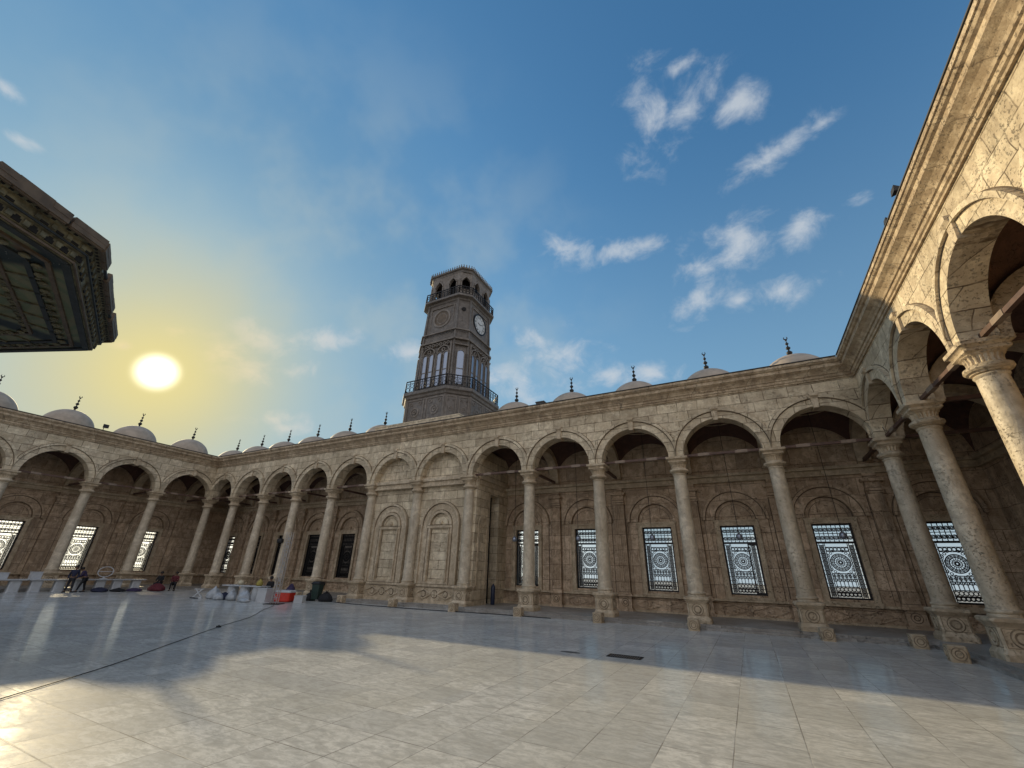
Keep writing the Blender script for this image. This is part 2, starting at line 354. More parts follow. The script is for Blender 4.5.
def make_blind_arch():
    b = MB(); cz = 5.17; y1 = BW+.01
    b.arc_band(0, cz, 1.14, 1.60, BW-.13, y1, n=28); b.arc_band(0, cz, 1.56, 1.70, BW-.24, y1, n=28); b.arc_band(0, cz, 1.06, 1.17, BW-.22, y1, n=28)
    b.arc_band(0, cz, .80, .84, BW-.03, y1, n=20); b.disc(0, cz+.17, .15, BW-.08, y1); b.disc(0, cz+.17, .07, BW-.12, y1)
    shade_dirt = [(1.70, 1.735, BW-.012), (1.52, 1.56, BW-.14), (1.02, 1.06, BW-.012), (.84, .865, BW-.012)]
    for sx in (-1, 1):
        b.box(*sorted((sx*1.17, sx*1.62)), BW-.055, y1, 1.02, cz); b.box(*sorted((sx*1.30, sx*1.50)), BW-.075, y1, 1.5, 3.9)
        b.arc_band(sx*1.40, 3.9, .04, .10, BW-.075, y1, n=8)
    b.mark = len(b.f)
    for a_, c_, yy in shade_dirt: b.arc_band(0, cz, a_, c_, yy, yy+.01, n=28)
    for sx in (-1, 1): b.box(*sorted((sx*1.62, sx*1.65)), BW-.012, y1, 1.1, cz)
    return b
def make_pilaster():
    b = MB(); y1 = BW+.01
    b.box(-.33, .33, BW-.24, y1, 1.10, 6.40)
    for k in range(5): x = -.22+k*.11; b.box(x-.028, x+.028, BW-.28, BW-.24, 1.4, 6.2)
    for z0, z1, w, o in ((.2, .34, .44, .38), (.34, .98, .37, .30), (.98, 1.10, .45, .40), (1.1, 1.2, .38, .30), (6.3, 6.36, .38, .30), (6.40, 6.52, .38, .32), (6.52, 6.86, .34, .26), (6.86, 7.0, .46, .42)):
        b.box(-w, w, BW-o, y1, z0, z1)
    b.arc_band(0, .66, .13, .19, BW-.35, BW-.29, 0, 360, 18); b.disc(0, .66, .08, BW-.35, BW-.29)
    b.box(-.28, .28, BW-.2, y1, 7.0, 7.3)
    PG_ = True; b.box(-.28, .28, BW-.14, y1, 7.78, 7.93)
    b.mark = len(b.f)
    for sx in (-1, 1): b.box(*sorted((sx*.332, sx*.365)), BW-.02, y1, 1.2, 6.3)
    for zz in (6.375, 6.53, 1.205): b.box(-.345, .345, BW-.285, BW-.2, zz, zz+.022)
    b.arc_band(0, .66, .20, .225, BW-.305, BW-.29, 0, 360, 18); b.arc_band(0, .66, .085, .12, BW-.305, BW-.29, 0, 360, 18)
    return b
def make_dado_panel(w):
    b = MB(); y1 = BW+.01; h = w/2-.5
    b.box(-h, h, BW-.05, y1, .30, .92)
    for cx in (-h*.52, h*.52):
        P_ = [(cx-h*.44, .61), (cx, .86), (cx+h*.44, .61), (cx, .36)]
        for k in range(4):
            (xa, za), (xb, zb) = P_[k], P_[(k+1) % 4]; b.obox((xa, BW-.07, za), (xb, BW-.07, zb), .06, .07, up=(0, 1, 0))
        b.disc(cx, .61, .11, BW-.12, y1)
    b.disc(0, .61, .2, BW-.09, y1); b.disc(0, .61, .1, BW-.15, y1)
    return b
def make_vault(x0, x1):
    b = MB(); y0, y1 = FY-.02, BW+.02; hx, hy = (x1-x0)/2, (y1-y0)/2; R2 = hx*hx+hy*hy; n = 20; cx, cy = (x0+x1)/2, (y0+y1)/2; i0 = len(b.v)
    for th in (0, .08):
        for j in range(n+1):
            for i in range(n+1):
                dx = -hx+2*hx*i/n; dy = -hy+2*hy*j/n; b.v.append((cx+dx, cy+dy, ZS+math.sqrt(max(0, R2-dx*dx-dy*dy))+th))
    N = (n+1)**2
    for j in range(n):
        for i in range(n):
            a = i0+j*(n+1)+i; b.f.append((a, a+1, a+n+2, a+n+1)); b.f.append((a+N, a+n+1+N, a+n+2+N, a+1+N))
    return b
def make_ribs(x0, x1):
    """thin painted ribs under the vault, running to the crown"""
    b = MB(); y0, y1 = FY, BW; hx, hy = (x1-x0)/2, (y1-y0)/2; R2 = hx*hx+hy*hy; cx, cy = (x0+x1)/2, (y0+y1)/2
    for rr in (.9, 1.25):
        pts = [(cx+rr*math.cos(2*math.pi*k/28), cy+rr*math.sin(2*math.pi*k/28), ZS+math.sqrt(R2-rr*rr)-.01) for k in range(29)]; b.tube(pts, .035, 5)
    return b
def make_trans(w=.6):
    """arch band between a column and its pilaster, in the yz plane at x=0"""
    b = MB(); cy = (FY+BW)/2; r = (BW-FY)/2; rs = []
    for k in range(25):
        a = math.pi*k/24; ca, sa = math.cos(a), math.sin(a); ri = r-.28; ro = r+.12
        ro = min(ro, (r+.0)/max(.05, abs(ca)))
        rs.append([(-w/2, cy+ri*ca, ZS+ri*sa), (w/2, cy+ri*ca, ZS+ri*sa), (w/2, cy+ro*ca, ZS+ro*sa), (-w/2, cy+ro*ca, ZS+ro*sa)])
    b.rings(rs)
    return b
def make_dome():
    b = MB(); rr = 1.76; pr = [(1.86, 11.72), (1.86, 11.98), (1.78, 12.0)]
    for k in range(15): a = math.pi/2*k/14; pr.append((max(.02, rr*math.cos(a)), 12.0+1.72*math.sin(a)))
    b.lathe(pr, 40); return b
SHAFT, CAPT, PED = make_shaft(), make_capital(), make_pedestal()
protos = {}
def column(parent, x, y=0.):
    if 'col' not in protos:
        s = SHAFT.build('column', 'shaft', parent, 35); CAPT.build('capital', 'trim', s, 30); PED.build('pedestal', 'trim', s, 25); protos['col'] = s
        s.location = (x, y, 0); return s
    return dup(protos['col'], parent, (x, y, 0))
WIN = {k: None for k in ('glass', 'sash', 'dark')}

PROF = [(0, 11.02), (.07, 11.02), (.07, 11.09), (.12, 11.12), (.12, 11.24), (.17, 11.26), (.20, 11.33), (.29, 11.44), (.40, 11.52), (.43, 11.54), (.43, 11.70), (.50, 11.73), (.55, 11.80), (.58, 11.80), (.58, 11.92), (-.7, 11.95)]
def wing(name, label, loc, rz, nb, s, mitre0, mitre1, xb0, xb1, extra, kinds, cols):
    """one side of the courtyard. local x runs along the arcade, +y into it. extra = bay indices for corner squares"""
    W = empty(name, loc, rz, label, 'arcade')
    rad = (s-.76)/2; L = nb*s; n = 28
    # arcade wall
    b = MB(); xs = -FY if mitre0 == 'corner' else FY if mitre0 == 'butt' else 0; xe = L+FY if mitre1 == 'corner' else L-FY if mitre1 == 'butt' else L
    for yy in (-FY, FY):
        x = xs
        for k in range(nb):
            c = s*(k+.5); b.quad((x, yy, ZS), (c-rad, yy, ZS), (c-rad, yy, 11.75), (x, yy, 11.75))
            for j in range(n):
                a0, a1 = math.pi*(1-j/n), math.pi*(1-(j+1)/n); xa, za, xc_, zc_ = c+rad*math.cos(a0), ZS+rad*math.sin(a0), c+rad*math.cos(a1), ZS+rad*math.sin(a1)
                b.quad((xa, yy, za), (xc_, yy, zc_), (xc_, yy, 11.75), (xa, yy, 11.75))
                if yy < 0: b.quad((xa, -FY, za), (xc_, -FY, zc_), (xc_, FY, zc_), (xa, FY, za))
            x = c+rad
        b.quad((x, yy, ZS), (xe, yy, ZS), (xe, yy, 11.75), (x, yy, 11.75))
    x = xs
    for k in range(nb+1):
        x1 = s*(k+.5)-rad if k < nb else xe
        b.quad((x, -FY, ZS), (x1, -FY, ZS), (x1, FY, ZS), (x, FY, ZS)); x = s*(k+.5)+rad
    for xx in (xs, xe): b.quad((xx, -FY, ZS), (xx, FY, ZS), (xx, FY, 11.75), (xx, -FY, 11.75))
    b.build('arcade_wall', 'facade', W)
    # cornice
    b = MB(); rs = []
    for o, z in PROF:
        o2 = max(o, 0); x0 = FY+o2 if mitre0 in ('corner', 'butt') else 0; x1 = L-FY-o2 if mitre1 in ('corner', 'butt') else L
        if o < 0: x0 = x1_ = 0
        if o < 0: x0, x1 = 0, L
        rs.append([(x0, -FY-o, z), (x1, -FY-o, z)])
    for a, c_ in zip(rs, rs[1:]): b.quad(a[0], a[1], c_[1], c_[0])
    b.build('cornice', 'cornice', W)
    b = MB(); o = .60; x0 = FY+o if mitre0 in ('corner', 'butt') else 0; x1 = L-FY-o if mitre1 in ('corner', 'butt') else L
    b.box(x0, x1, -FY-o, -FY-.3, 11.955, 11.99); b.build('roof_flashing', 'flash', W)
    # archivolts with keystones
    b = MB(); b.arc_band(0, ZS, rad+.002, rad+.50, -FY-.07, -FY+.01, n=40, clampx=s/2-.004); b.arc_band(0, ZS, rad+.40, rad+.54, -FY-.16, -FY+.01, n=40, clampx=s/2-.004)
    b.mark = len(b.f); b.arc_band(0, ZS, rad+.54, rad+.575, -FY-.012, -FY+.005, n=40, clampx=s/2-.004); b.arc_band(0, ZS, rad+.36, rad+.40, -FY-.078, -FY-.06, n=40, clampx=s/2-.004)
    A = b.build('archivolt', 'facade', W, 40)
    b = MB(); z0 = ZS+rad-.10; b.rings([[(-.11, y_, z0) for y_ in ()] or [(-.11, -FY-.16, z0), (.11, -FY-.16, z0), (.11, FY*.2, z0), (-.11, FY*.2, z0)], [(-.15, -FY-.14, z0+.5), (.15, -FY-.14, z0+.5), (.15, 0, z0+.5), (-.15, 0, z0+.5)], [(-.17, -FY-.24, z0+.6), (.17, -FY-.24, z0+.6), (.17, 0, z0+.6), (-.17, 0, z0+.6)], [(-.17, -FY-.24, z0+.72), (.17, -FY-.24, z0+.72), (.17, 0, z0+.72), (-.17, 0, z0+.72)]])
    b.build('keystone', 'trim', A)
    A.location = (s*.5, 0, 0)
    for k in range(1, nb): dup(A, W, (s*(k+.5), 0, 0))
    for k in cols: column(W, s*k)
    # back wall with window openings
    b = MB(); allb = sorted(set(range(nb)) | set(extra)); y0, y1 = BW, BW+.6
    b.box(xb0, xb1, y0, y1, 0, 1.3); b.box(xb0, xb1, y0, y1, 4.85, 11.75)
    cs = [s*(k+.5) if 0 <= k < nb else (-SP/2 if k < 0 else L+SP/2) for k in allb]
    x = xb0
    for c, k in zip(cs, allb):
        if kinds.get(k) == 'none': continue
        b.box(x, c-.87, y0, y1, 1.3, 4.85); x = c+.87
    b.box(x, xb1, y0, y1, 1.3, 4.85)
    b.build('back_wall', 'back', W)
    b = MB()
    for z0, z1, o in ((7.30, 7.38, .22), (7.38, 7.62, .14), (7.62, 7.78, .34), (.98, 1.09, .20), (.2, .30, .16)): b.box(xb0, xb1, BW-o, BW+.01, z0, z1)
    b.build('string_course', 'trim', W)
    b = MB(); b.box(xb0, xb1, FY if True else 0, 5.0, 11.752, 11.80); b.build('roof', 'flash', W)
    BA = make_blind_arch(); DP = make_dado_panel(s); PI = make_pilaster(); DO = make_dome(); FI = make_finial()
    first = {}
    def part(key, x, maker):
        if key not in first: o = maker(); o.parent = W; o.location = (x, 0, 0); first[key] = o; return o
        return dup(first[key], W, (x, 0, 0))
    def mkdome():
        d = DO.build('dome', 'dome', None, 40); d.location = (0, 0, 0); f = FI.build('finial', 'bronze', d, 50); f.location = (0, 0, 13.66); return d
    for c, k in zip(cs, allb):
        kd = kinds.get(k, 'dark')
        if kd != 'none':
            if kd not in first:
                w = make_window(kd); w.parent = W; w.location = (c, 0, 0); first[kd] = w
            else: dup(first[kd], W, (c, 0, 0))
            part('ba', c, lambda: BA.build('blind_arch', 'back', None, 40)); part('dp', c, lambda: DP.build('dado_panel', 'back', None))
            hw = s/2 if 0 <= k < nb else SP/2
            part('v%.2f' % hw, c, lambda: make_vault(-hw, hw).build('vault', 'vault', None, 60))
            part('r%.2f' % hw, c, lambda: make_ribs(-hw, hw).build('vault_rib', 'trim', None, 60))
        if k in (5, 6) and nb == 12: continue
        d = part('dome', c, mkdome); d.location = (c, 2.25, 0)
    for k in range(nb+1):
        if kinds.get('noline') and k in kinds['noline']: continue
        part('pi', s*k, lambda: PI.build('pilaster', 'back', None)); part('tr', s*k, lambda: make_trans().build('transverse_arch', 'trim', None, 40))
        def ct():
            b = MB(); b.box(-.07, .07, .5, BW-.15, 7.92, 8.06); return b.build('cross_tie_beam', 'wood', None)
        part('ct', s*k, ct)
    for k in range(nb):
        if kinds.get(k) == 'none': continue
        def tb():
            b = MB(); b.box(-s/2+.40, s/2-.40, -.06, .06, 7.94, 8.06); t = b.build('tie_beam', 'wood', None)
            for xx in (-s*.2, s*.2): q = MB(); q.box(xx-.28, xx+.28, -.075, .075, 7.925, 8.075); q.build('beam_sleeve', 'wood_light', t)
            return t
        part('tb', s*(k+.5), tb)
    return W, first

MAINL = 'long stone arcade below the clock tower with two walled up bays in its middle'
kinds = {-1: 'glass', 0: 'dark', 1: 'dark', 2: 'dark', 3: 'dark', 4: 'dark', 5: 'none', 6: 'none', 7: 'sash', 8: 'glass', 9: 'glass', 10: 'sash', 11: 'glass', 12: 'glass', 'noline': (6,)}
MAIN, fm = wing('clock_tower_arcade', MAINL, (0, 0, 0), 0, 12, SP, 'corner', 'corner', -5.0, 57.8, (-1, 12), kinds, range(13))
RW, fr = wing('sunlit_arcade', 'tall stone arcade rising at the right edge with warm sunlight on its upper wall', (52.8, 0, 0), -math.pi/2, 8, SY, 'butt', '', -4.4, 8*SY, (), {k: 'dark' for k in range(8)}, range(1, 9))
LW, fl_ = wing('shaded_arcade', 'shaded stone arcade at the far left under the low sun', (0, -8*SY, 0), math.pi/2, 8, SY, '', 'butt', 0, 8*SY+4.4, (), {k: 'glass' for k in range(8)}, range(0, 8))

# ---- the two walled up bays of the main arcade
b = MB(); b.box(21.5, 31.3, .12, .30, .2, 9.9); b.box(21.5, 22.1, .30, BW, .2, 9.9)
b.box(30.7, 31.3, .30, 1.9, .2, 9.9); b.box(30.7, 31.3, 3.1, BW, .2, 9.9); b.box(30.7, 31.3, 1.9, 3.1, 7.0, 9.9)
b.build('infill_wall', 'facade', MAIN)
b = MB(); b.box(30.0, 30.7, 1.8, 3.2, .2, 7.1); b.build('dark_doorway', 'dark', MAIN)  # box painted near-black for the deep shade inside the doorway
b = MB()
for x0, x1 in ((22.36, 26.05), (26.75, 30.45)):
    for z0, z1, o in ((7.45, 7.55, .22), (7.55, 7.80, .18), (7.80, 8.02, .30)): b.box(x0, x1, -FY-o+.40, .13, z0, z1)
for y0_ in (.31,): 
    for z0, z1, o in ((7.45, 7.55, .06), (7.55, 7.80, .03), (7.80, 8.02, .13)): b.box(31.29, 31.3+o, y0_, BW, z0, z1); b.box(21.5-o, 21.51, y0_, BW, z0, z1)
b.build('entablature', 'trim', MAIN)
def niche(side=False):
    b = MB(); Y = .12; y1 = Y+.01; cz = 4.85
    b.arc_band(0, cz, 1.02, 1.48, Y-.10, y1, n=28); b.arc_band(0, cz, 1.44, 1.56, Y-.20, y1, n=28); b.arc_band(0, cz, .80, .96, Y-.17, y1, n=24)
    b.arc_band(0, cz, .58, .62, Y-.03, y1, n=18); b.disc(0, cz+.2, .12, Y-.09, y1); b.disc(0, cz+.2, .05, Y-.12, y1)
    for sx in (-1, 1):
        b.box(*sorted((sx*1.04, sx*1.44)), Y-.10, y1, 1.3, cz); b.box(*sorted((sx*1.44, sx*1.56)), Y-.20, y1, 1.3, cz); b.box(*sorted((sx*.82, sx*.97)), Y-.12, y1, 1.42, 4.68)
        b.box(*sorted((sx*.74, sx*.815)), Y-.20, y1, 1.42, 4.68)
    b.box(-1.02, 1.02, Y-.16, y1, 4.68, 4.84); b.box(-1.0, 1.0, Y-.14, y1, 1.30, 1.42); b.box(-1.5, 1.5, Y-.12, y1, 1.14, 1.30)
    b.box(-.74, .74, Y-.08, y1, 1.42, 1.48); b.box(-.74, .74, Y-.08, y1, 4.62, 4.68)
    b.box(-1.55, 1.55, Y-.06, y1, .30, 1.14); b.box(-1.6, 1.6, Y-.12, y1, .2, .32)
    for cx in (-.85, .85):
        P_ = [(cx-.62, .73), (cx, 1.0), (cx+.62, .73), (cx, .46)]
        for k in range(4):
            (xa, za), (xb, zb) = P_[k], P_[(k+1) % 4]; b.obox((xa, Y-.08, za), (xb, Y-.08, zb), .06, .09, up=(0, 1, 0))
        b.disc(cx, .73, .15, Y-.10, y1)
    b.disc(0, .73, .2, Y-.09, y1); b.disc(0, .73, .1, Y-.12, y1)
    b.mark = len(b.f)
    for a_, c_, yy in ((1.56, 1.59, Y-.012), (1.40, 1.44, Y-.112), (.96, .985, Y-.012), (.77, .80, Y-.012)): b.arc_band(0, cz, a_, c_, yy, yy+.01, n=28)
    for sx in (-1, 1):
        b.box(*sorted((sx*1.56, sx*1.59)), Y-.012, y1, 1.3, cz); b.box(*sorted((sx*.975, sx*1.0)), Y-.012, y1, 1.42, 4.68); b.box(*sorted((sx*.70, sx*.735)), Y-.012, y1, 1.49, 4.62); b.arc_band(sx*.85, .73, .155, .185, Y-.075, Y-.06, 0, 360, 16)
    b.arc_band(0, .73, .205, .24, Y-.075, Y-.06, 0, 360, 18)
    for zz in (1.145, 1.305, 4.845): b.box(-1.0, 1.0, Y-.175, Y-.1, zz, zz+.02) if zz > 4 else b.box(-1.5, 1.5, Y-.125, Y-.1, zz-.03, zz-.008)
    return b
nb_ = niche(); o1 = nb_.build('blind_niche', 'trim', MAIN, 40); o1.location = (24.2, 0, 0); o2 = dup(o1, MAIN, (28.6, 0, 0))
b = MB()   # shallow niche on the side of the pier
for k in (0,):
    b.arc_band(0, 4.9, .42, .62, -.05, .01, n=16); b.box(-.62, -.42, -.05, .01, 1.3, 4.9); b.box(.42, .62, -.05, .01, 1.3, 4.9); b.box(-.42, .42, -.05, .01, 4.78, 4.9)
o = b.build('side_niche', 'trim', MAIN); o.location = (31.3, 1.12, 0); o.rotation_euler = (0, 0, math.pi/2)

# ---- platform under the arcades (raised walk, one low step)
def plat(name, x0, x1, y0, y1, z): b = MB(); b.box(x0, x1, y0, y1, 0.0, z); o = b.build(name, 'step'); o['kind'] = 'structure'; return o
YS = -8*SY
plat('raised_walk', -5, 57.8, -.72, 4.4, .20); plat('raised_walk', 52.08, 57.2, YS, -.723, .20); plat('raised_walk', -4.4, .72, YS, -.723, .20)
plat('walk_step', .95, 51.85, -.95, -.723, .10); plat('walk_step', 51.85, 52.077, YS, -.95, .10); plat('walk_step', .723, .95, YS, -.95, .10)

# ---- courtyard and terrain
b = MB(); b.box(-5.6, 58.4, -62, 5.6, -1.2, 0.0); o = b.build('courtyard_paving', 'floor'); o['kind'] = 'structure'
b = MB(); N_ = 24
for i in range(N_):
    for j in range(N_):
        def gp(i, j):
            X = 26+(i/N_-.5)*9000; Y = -20+(j/N_-.5)*9000; d = math.hypot(X-26, Y+20); return (X, Y, -14-26*min(1, d/500))
        b.quad(gp(i, j), gp(i+1, j), gp(i+1, j+1), gp(i, j+1))
b.box(-30, 82, -90, 30, -40, -1.3)
o = b.build('terrain', 'terrain'); o['kind'] = 'structure'

# ------------------------------------------------------------------ stone cubes before the columns
def make_cube():
    b = MB(); b.loft([(.22, 0, 1, 0), (.225, .02, 1, 0), (.225, .42, 1, 0), (.205, .44, 1, 0)], 32)
    for a in range(4):
        ca, sa = math.cos(a*math.pi/2), math.sin(a*math.pi/2)
        for r_, pr in ((.15, .02), (.075, .045)):
            rs = [[(ca*r_*math.cos(t*math.pi/9)-sa*(-.222-q), sa*r_*math.cos(t*math.pi/9)+ca*(-.222-q), .22+r_*math.sin(t*math.pi/9)) for t in range(18)] for q in (0, pr)]
            b.rings(rs)
    b.mark = len(b.f); b.mmat = 'groove_light'  # faces from here on are paler strips of painted shade and dirt
    for a in range(4):
        ca, sa = math.cos(a*math.pi/2), math.sin(a*math.pi/2); t = MB()
        t.arc_band(0, .22, .152, .18, -.232, -.22, 0, 360, 20); t.arc_band(0, .22, .078, .105, -.248, -.235, 0, 360, 20)
        i = len(b.v); b.v += [(ca*x-sa*y, sa*x+ca*y, z) for x, y, z in t.v]; b.f += [tuple(i+j for j in f) for f in t.f]
    return b
cb = make_cube(); proto = None
cubes = [(13.2, -1.25, 'left of the red cooler'), (17.6, -1.3, 'near the green bin'), (22.2, -1.45, 'before the left column of the walled up bays'), (26.7, -1.5, 'before the middle half column of the walled up bays'),
    (31.2, -1.5, 'before the right column of the walled up bays'), (35.2, -1.25, 'before the first column right of the walled bays'), (39.55, -1.3, 'before the second column right of the walled up bays'), (43.85, -1.4, 'before the third column right of the walled up bays'),
    (48.65, -1.3, 'before the last column left of the right corner'), (51.35, -1.35, 'in the right corner of the courtyard'), (51.5, -4.3, 'before the second column of the sunlit arcade'), (51.5, -9.3, 'before the third column of the sunlit arcade')]
for i, (x, y, w) in enumerate(cubes):
    if proto is None: o = cb.build('stone_block', 'trim', None, 30); proto = o
    else: o = proto.copy(); C.objects.link(o)
    o.location = (x, y, 0); o.rotation_euler = (0, 0, R([2, -3, 1, 4, -2, 3, -4, 2, 5, 1, -3, 2][i])); tag(o, 'small carved stone cube '+w, 'stone block', 'small carved stone cubes at the foot of the arcades')

# ------------------------------------------------------------------ clock tower
TX, TY = 25.23, 4.39
T = empty('clock_tower', (TX, TY, 11.8), 0, 'dark brown clock tower with two balconies rising above the middle of the arcade', 'clock tower')
def octo(a, c, z): return [(-a+c, -a, z), (a-c, -a, z), (a, -a+c, z), (a, a-c, z), (a-c, a, z), (-a+c, a, z), (-a, a-c, z), (-a, -a+c, z)]
def tz(v): return v-11.8
def oct_mb(l): b = MB(); b.rings([octo(a, c, tz(z)) for a, c, z in l]); return b
b = MB(); b.box(-4.2, 4.2, -4.35, 4.2, 0.16, .92); b.build('plinth', 'facade', T)
oct_mb([(3.55, 1.5, 12.4), (3.55, 1.5, 12.7), (3.45, 1.47, 12.75), (3.45, 1.47, 15.05), (3.55, 1.5, 15.12), (3.6, 1.5, 15.3), (3.74, 1.56, 15.4), (3.74, 1.56, 15.66), (3.4, 1.45, 15.68)]).build('base', 'tower', T)
def face_xf(k, a, c):
    """frame of face k: 0 front, 1 front-right chamfer, 2 right ... returns (centre, tangent, outward normal, width)"""
    V = octo(a, c, 0); i = k; p, q = Vector(V[i]), Vector(V[(i+1) % 8]); t = (q-p).normalized(); return (p+q)/2, t, Vector((t.y, -t.x, 0)), (q-p).length
def on_face(b, k, a, c, fn):
    """fn builds into a temp MB with x along face, y depth (negative = outwards), z up"""
    t = MB(); fn(t); ctr, tan, nor, w = face_xf(k, a, c); i = len(b.v)
    b.v += [tuple(ctr+tan*x-nor*y+Vector((0, 0, z))) for x, y, z in t.v]; b.f += [tuple(i+j for j in f) for f in t.f]
b = MB()
for k in range(8):
    w = face_xf(k, 3.45, 1.47)[3]
    def pan(t, w=w):
        nn = 2
        pw = w/nn
        for j in range(nn):
            cx = -w/2+pw*(j+.5); h = pw/2-.10; z0, z1 = 1.0, 3.15
            t.box(cx-h, cx-h+.09, -.05, .01, z0, z1); t.box(cx+h-.09, cx+h, -.05, .01, z0, z1); t.box(cx-h+.09, cx+h-.09, -.05, .01, z0, z0+.09); t.box(cx-h+.09, cx+h-.09, -.05, .01, z1-.09, z1)
            t.arc_band(cx, 2.05, h*.34, h*.48, -.04, .01, 0, 360, 18); t.arc_band(cx, 2.05, h*.08, h*.2, -.06, .01, 0, 360, 12)
            for sx in (-1, 1):
                for sz in (-1, 1): t.arc_band(cx+sx*h*.5, 2.05+sz*.75, h*.12, h*.2, -.04, .01, 0, 360, 10)
        t.box(-w/2, -w/2+.07, -.06, .01, .9, 3.25); t.box(w/2-.07, w/2, -.06, .01, .9, 3.25)
    on_face(b, k, 3.45, 1.47, pan)
b.build('base_panels', 'towerl', T)
# shaft, tapering; dark core so the windows read as glazed lantern
sa, sc_ = lambda z: 2.78-.36*(z-15.68)/9.4, lambda z: .92-.12*(z-15.68)/9.4
SHp = oct_mb([(sa(z), sc_(z), z) for z in (15.68, 16.2, 20.2, 25.0)]); SHp.build('shaft', 'tower', T)
b = MB(); gl = MB()
for k in range(8):
    zc = 18.; a, c = sa(zc), sc_(zc); w = face_xf(k, a, c)[3]; wide = w > 2
    def win(t, w=w, wide=wide):
        xs_ = (-1.13, -.42, .42, 1.13) if wide else (0,)
        hw = .27 if wide else .34
        for cx in xs_:
            t.box(cx-hw, cx-hw+.05, -.20, .06, tz(16.3), tz(19.2)); t.box(cx+hw-.05, cx+hw, -.20, .06, tz(16.3), tz(19.2)); t.arc_band(cx, tz(19.2), hw-.05, hw+.03, -.20, .06, n=12)
            t.box(cx-hw+.05, cx+hw-.05, -.17, .06, tz(17.7), tz(17.75))
        if wide:
            for cx in (-.775, .775):
                t.arc_band(cx, tz(19.45), .60, .70, -.15, .06, n=16); t.arc_band(cx, tz(19.75), .12, .2, -.12, .06, 0, 360, 12)
            t.box(-1.62, -1.5, -.16, .06, tz(15.9), tz(20.4)); t.box(1.5, 1.62, -.16, .06, tz(15.9), tz(20.4)); t.box(-.06, .06, -.16, .06, tz(16.2), tz(19.4))
            for j in range(7): t.arc_band(-1.2+j*.4, tz(20.35), .1, .17, -.12, .06, 0, 360, 10)
        t.box(-w/2, w/2, -.17, .06, tz(20.6), tz(20.75)); t.box(-w/2, w/2, -.12, .06, tz(21.6), tz(21.7)); t.box(-w/2, w/2, -.16, .06, tz(20.05), tz(20.12)) if not wide else None
    on_face(b, k, a, c, win)
    def panes(t, wide=wide):
        for cx in ((-1.13, -.42, .42, 1.13) if wide else (0,)):
            hw = .23 if wide else .30
            t.box(cx-hw, cx+hw, -.13, .05, tz(16.3), tz(19.2)); t.rings([[(cx+hw*math.cos(math.pi*j/10), yy, tz(19.2)+hw*math.sin(math.pi*j/10)) for j in range(11)] for yy in (-.13, .0)])
    on_face(gl, k, a, c, panes)
    # corner posts
b.build('window_tracery', 'towerl', T); 
for nm in ('lancet_glass',): gl.build(nm, 'mirror', T)
b = MB()
for k in range(8):
    P0 = [octo(sa(z)+.03, sc_(z), tz(z))[k] for z in (15.7, 25.0)]; b.obox(P0[0], P0[1], .16, .16)
b.build('corner_posts', 'tower', T)
# clock on the right face, empty roundel on the front, small round holes on the chamfers
CZ = 23.35; fr_a, fr_c = sa(CZ), sc_(CZ)
ctr, tan, nor, w = face_xf(2, fr_a, fr_c)
face = empty('tmp'); bpy.data.objects.remove(face)
b = MB(); b.arc_band(0, 0, .93, 1.06, -.10, .05, 0, 360, 36); clk = b.build('clock', 'iron', T, 40); clk.location = (ctr.x, ctr.y, tz(CZ)); clk.rotation_euler = (0, 0, math.atan2(tan.y, tan.x))
b = MB(); b.disc(0, 0, .93, -.05, .02, 40); b.build('dial', 'clockw', clk)
b = MB()
num = {1: 'I', 2: 'II', 3: 'III', 4: 'IIII', 5: 'V', 6: 'VI', 7: 'VII', 8: 'VIII', 9: 'IX', 10: 'X', 11: 'XI', 12: 'XII'}
for h in range(1, 13):
    a = math.pi/2-h*math.pi/6; ca, sa_ = math.cos(a), math.sin(a); s_ = num[h]; x = -.04*len(s_)+.04
    def P2(px_, pz_): return (ca*(.74+pz_)+sa_*px_, -.058, sa_*(.74+pz_)-ca*px_)
    for ch in s_:
        if ch == 'I': L_ = [((x, -.09), (x, .09))]
        elif ch == 'V': L_ = [((x-.035, .09), (x, -.09)), ((x, -.09), (x+.035, .09))]
        else: L_ = [((x-.035, .09), (x+.035, -.09)), ((x-.035, -.09), (x+.035, .09))]
        for p, q in L_: b.obox(P2(*p), P2(*q), .025, .008, up=(0, 1, 0))
        x += .08
b.arc_band(0, 0, .595, .61, -.056, -.04, 0, 360, 36)
b.build('numerals', 'iron', clk)
for L_, w_, a in ((.36, .055, 172), (.56, .035, 20)): b = MB(); b.obox((-.08*math.cos(R(a)), -.075, -.08*math.sin(R(a))), (L_*math.cos(R(a)), -.075, L_*math.sin(R(a))), w_, .012, up=(0, 1, 0)); b.build('hand', 'iron', clk)
b = MB()
def rnd(t): t.arc_band(0, tz(23.3), .80, .98, -.09, .06, 0, 360, 36); t.arc_band(0, tz(23.3), .50, .55, -.05, .04, 0, 360, 28)
on_face(b, 0, fr_a, fr_c, rnd); b.build('roundel', 'towerl', T)
def sq(t):
    for hw in (1.3,): t.box(-hw, -hw+.06, -.05, .05, tz(22.1), tz(24.5)); t.box(hw-.06, hw, -.05, .05, tz(22.1), tz(24.5)); t.box(-hw, hw, -.05, .05, tz(24.5), tz(24.57)); t.box(-hw, hw, -.05, .05, tz(22.04), tz(22.1))
for k in (0, 2): b = MB(); on_face(b, k, fr_a, fr_c, sq); b.build('clock_panel_frame', 'towerl', T)
b = MB(); on_face(b, 0, fr_a, fr_c, lambda t: t.disc(0, tz(23.3), .80, -.045, .05, 32)); b.build('roundel_plate', 'kioskb', T)
b = MB()
for k in (1, 3, 5, 7): on_face(b, k, fr_a, fr_c, lambda t: t.disc(0, tz(24.0), .20, -.05, .05, 18))
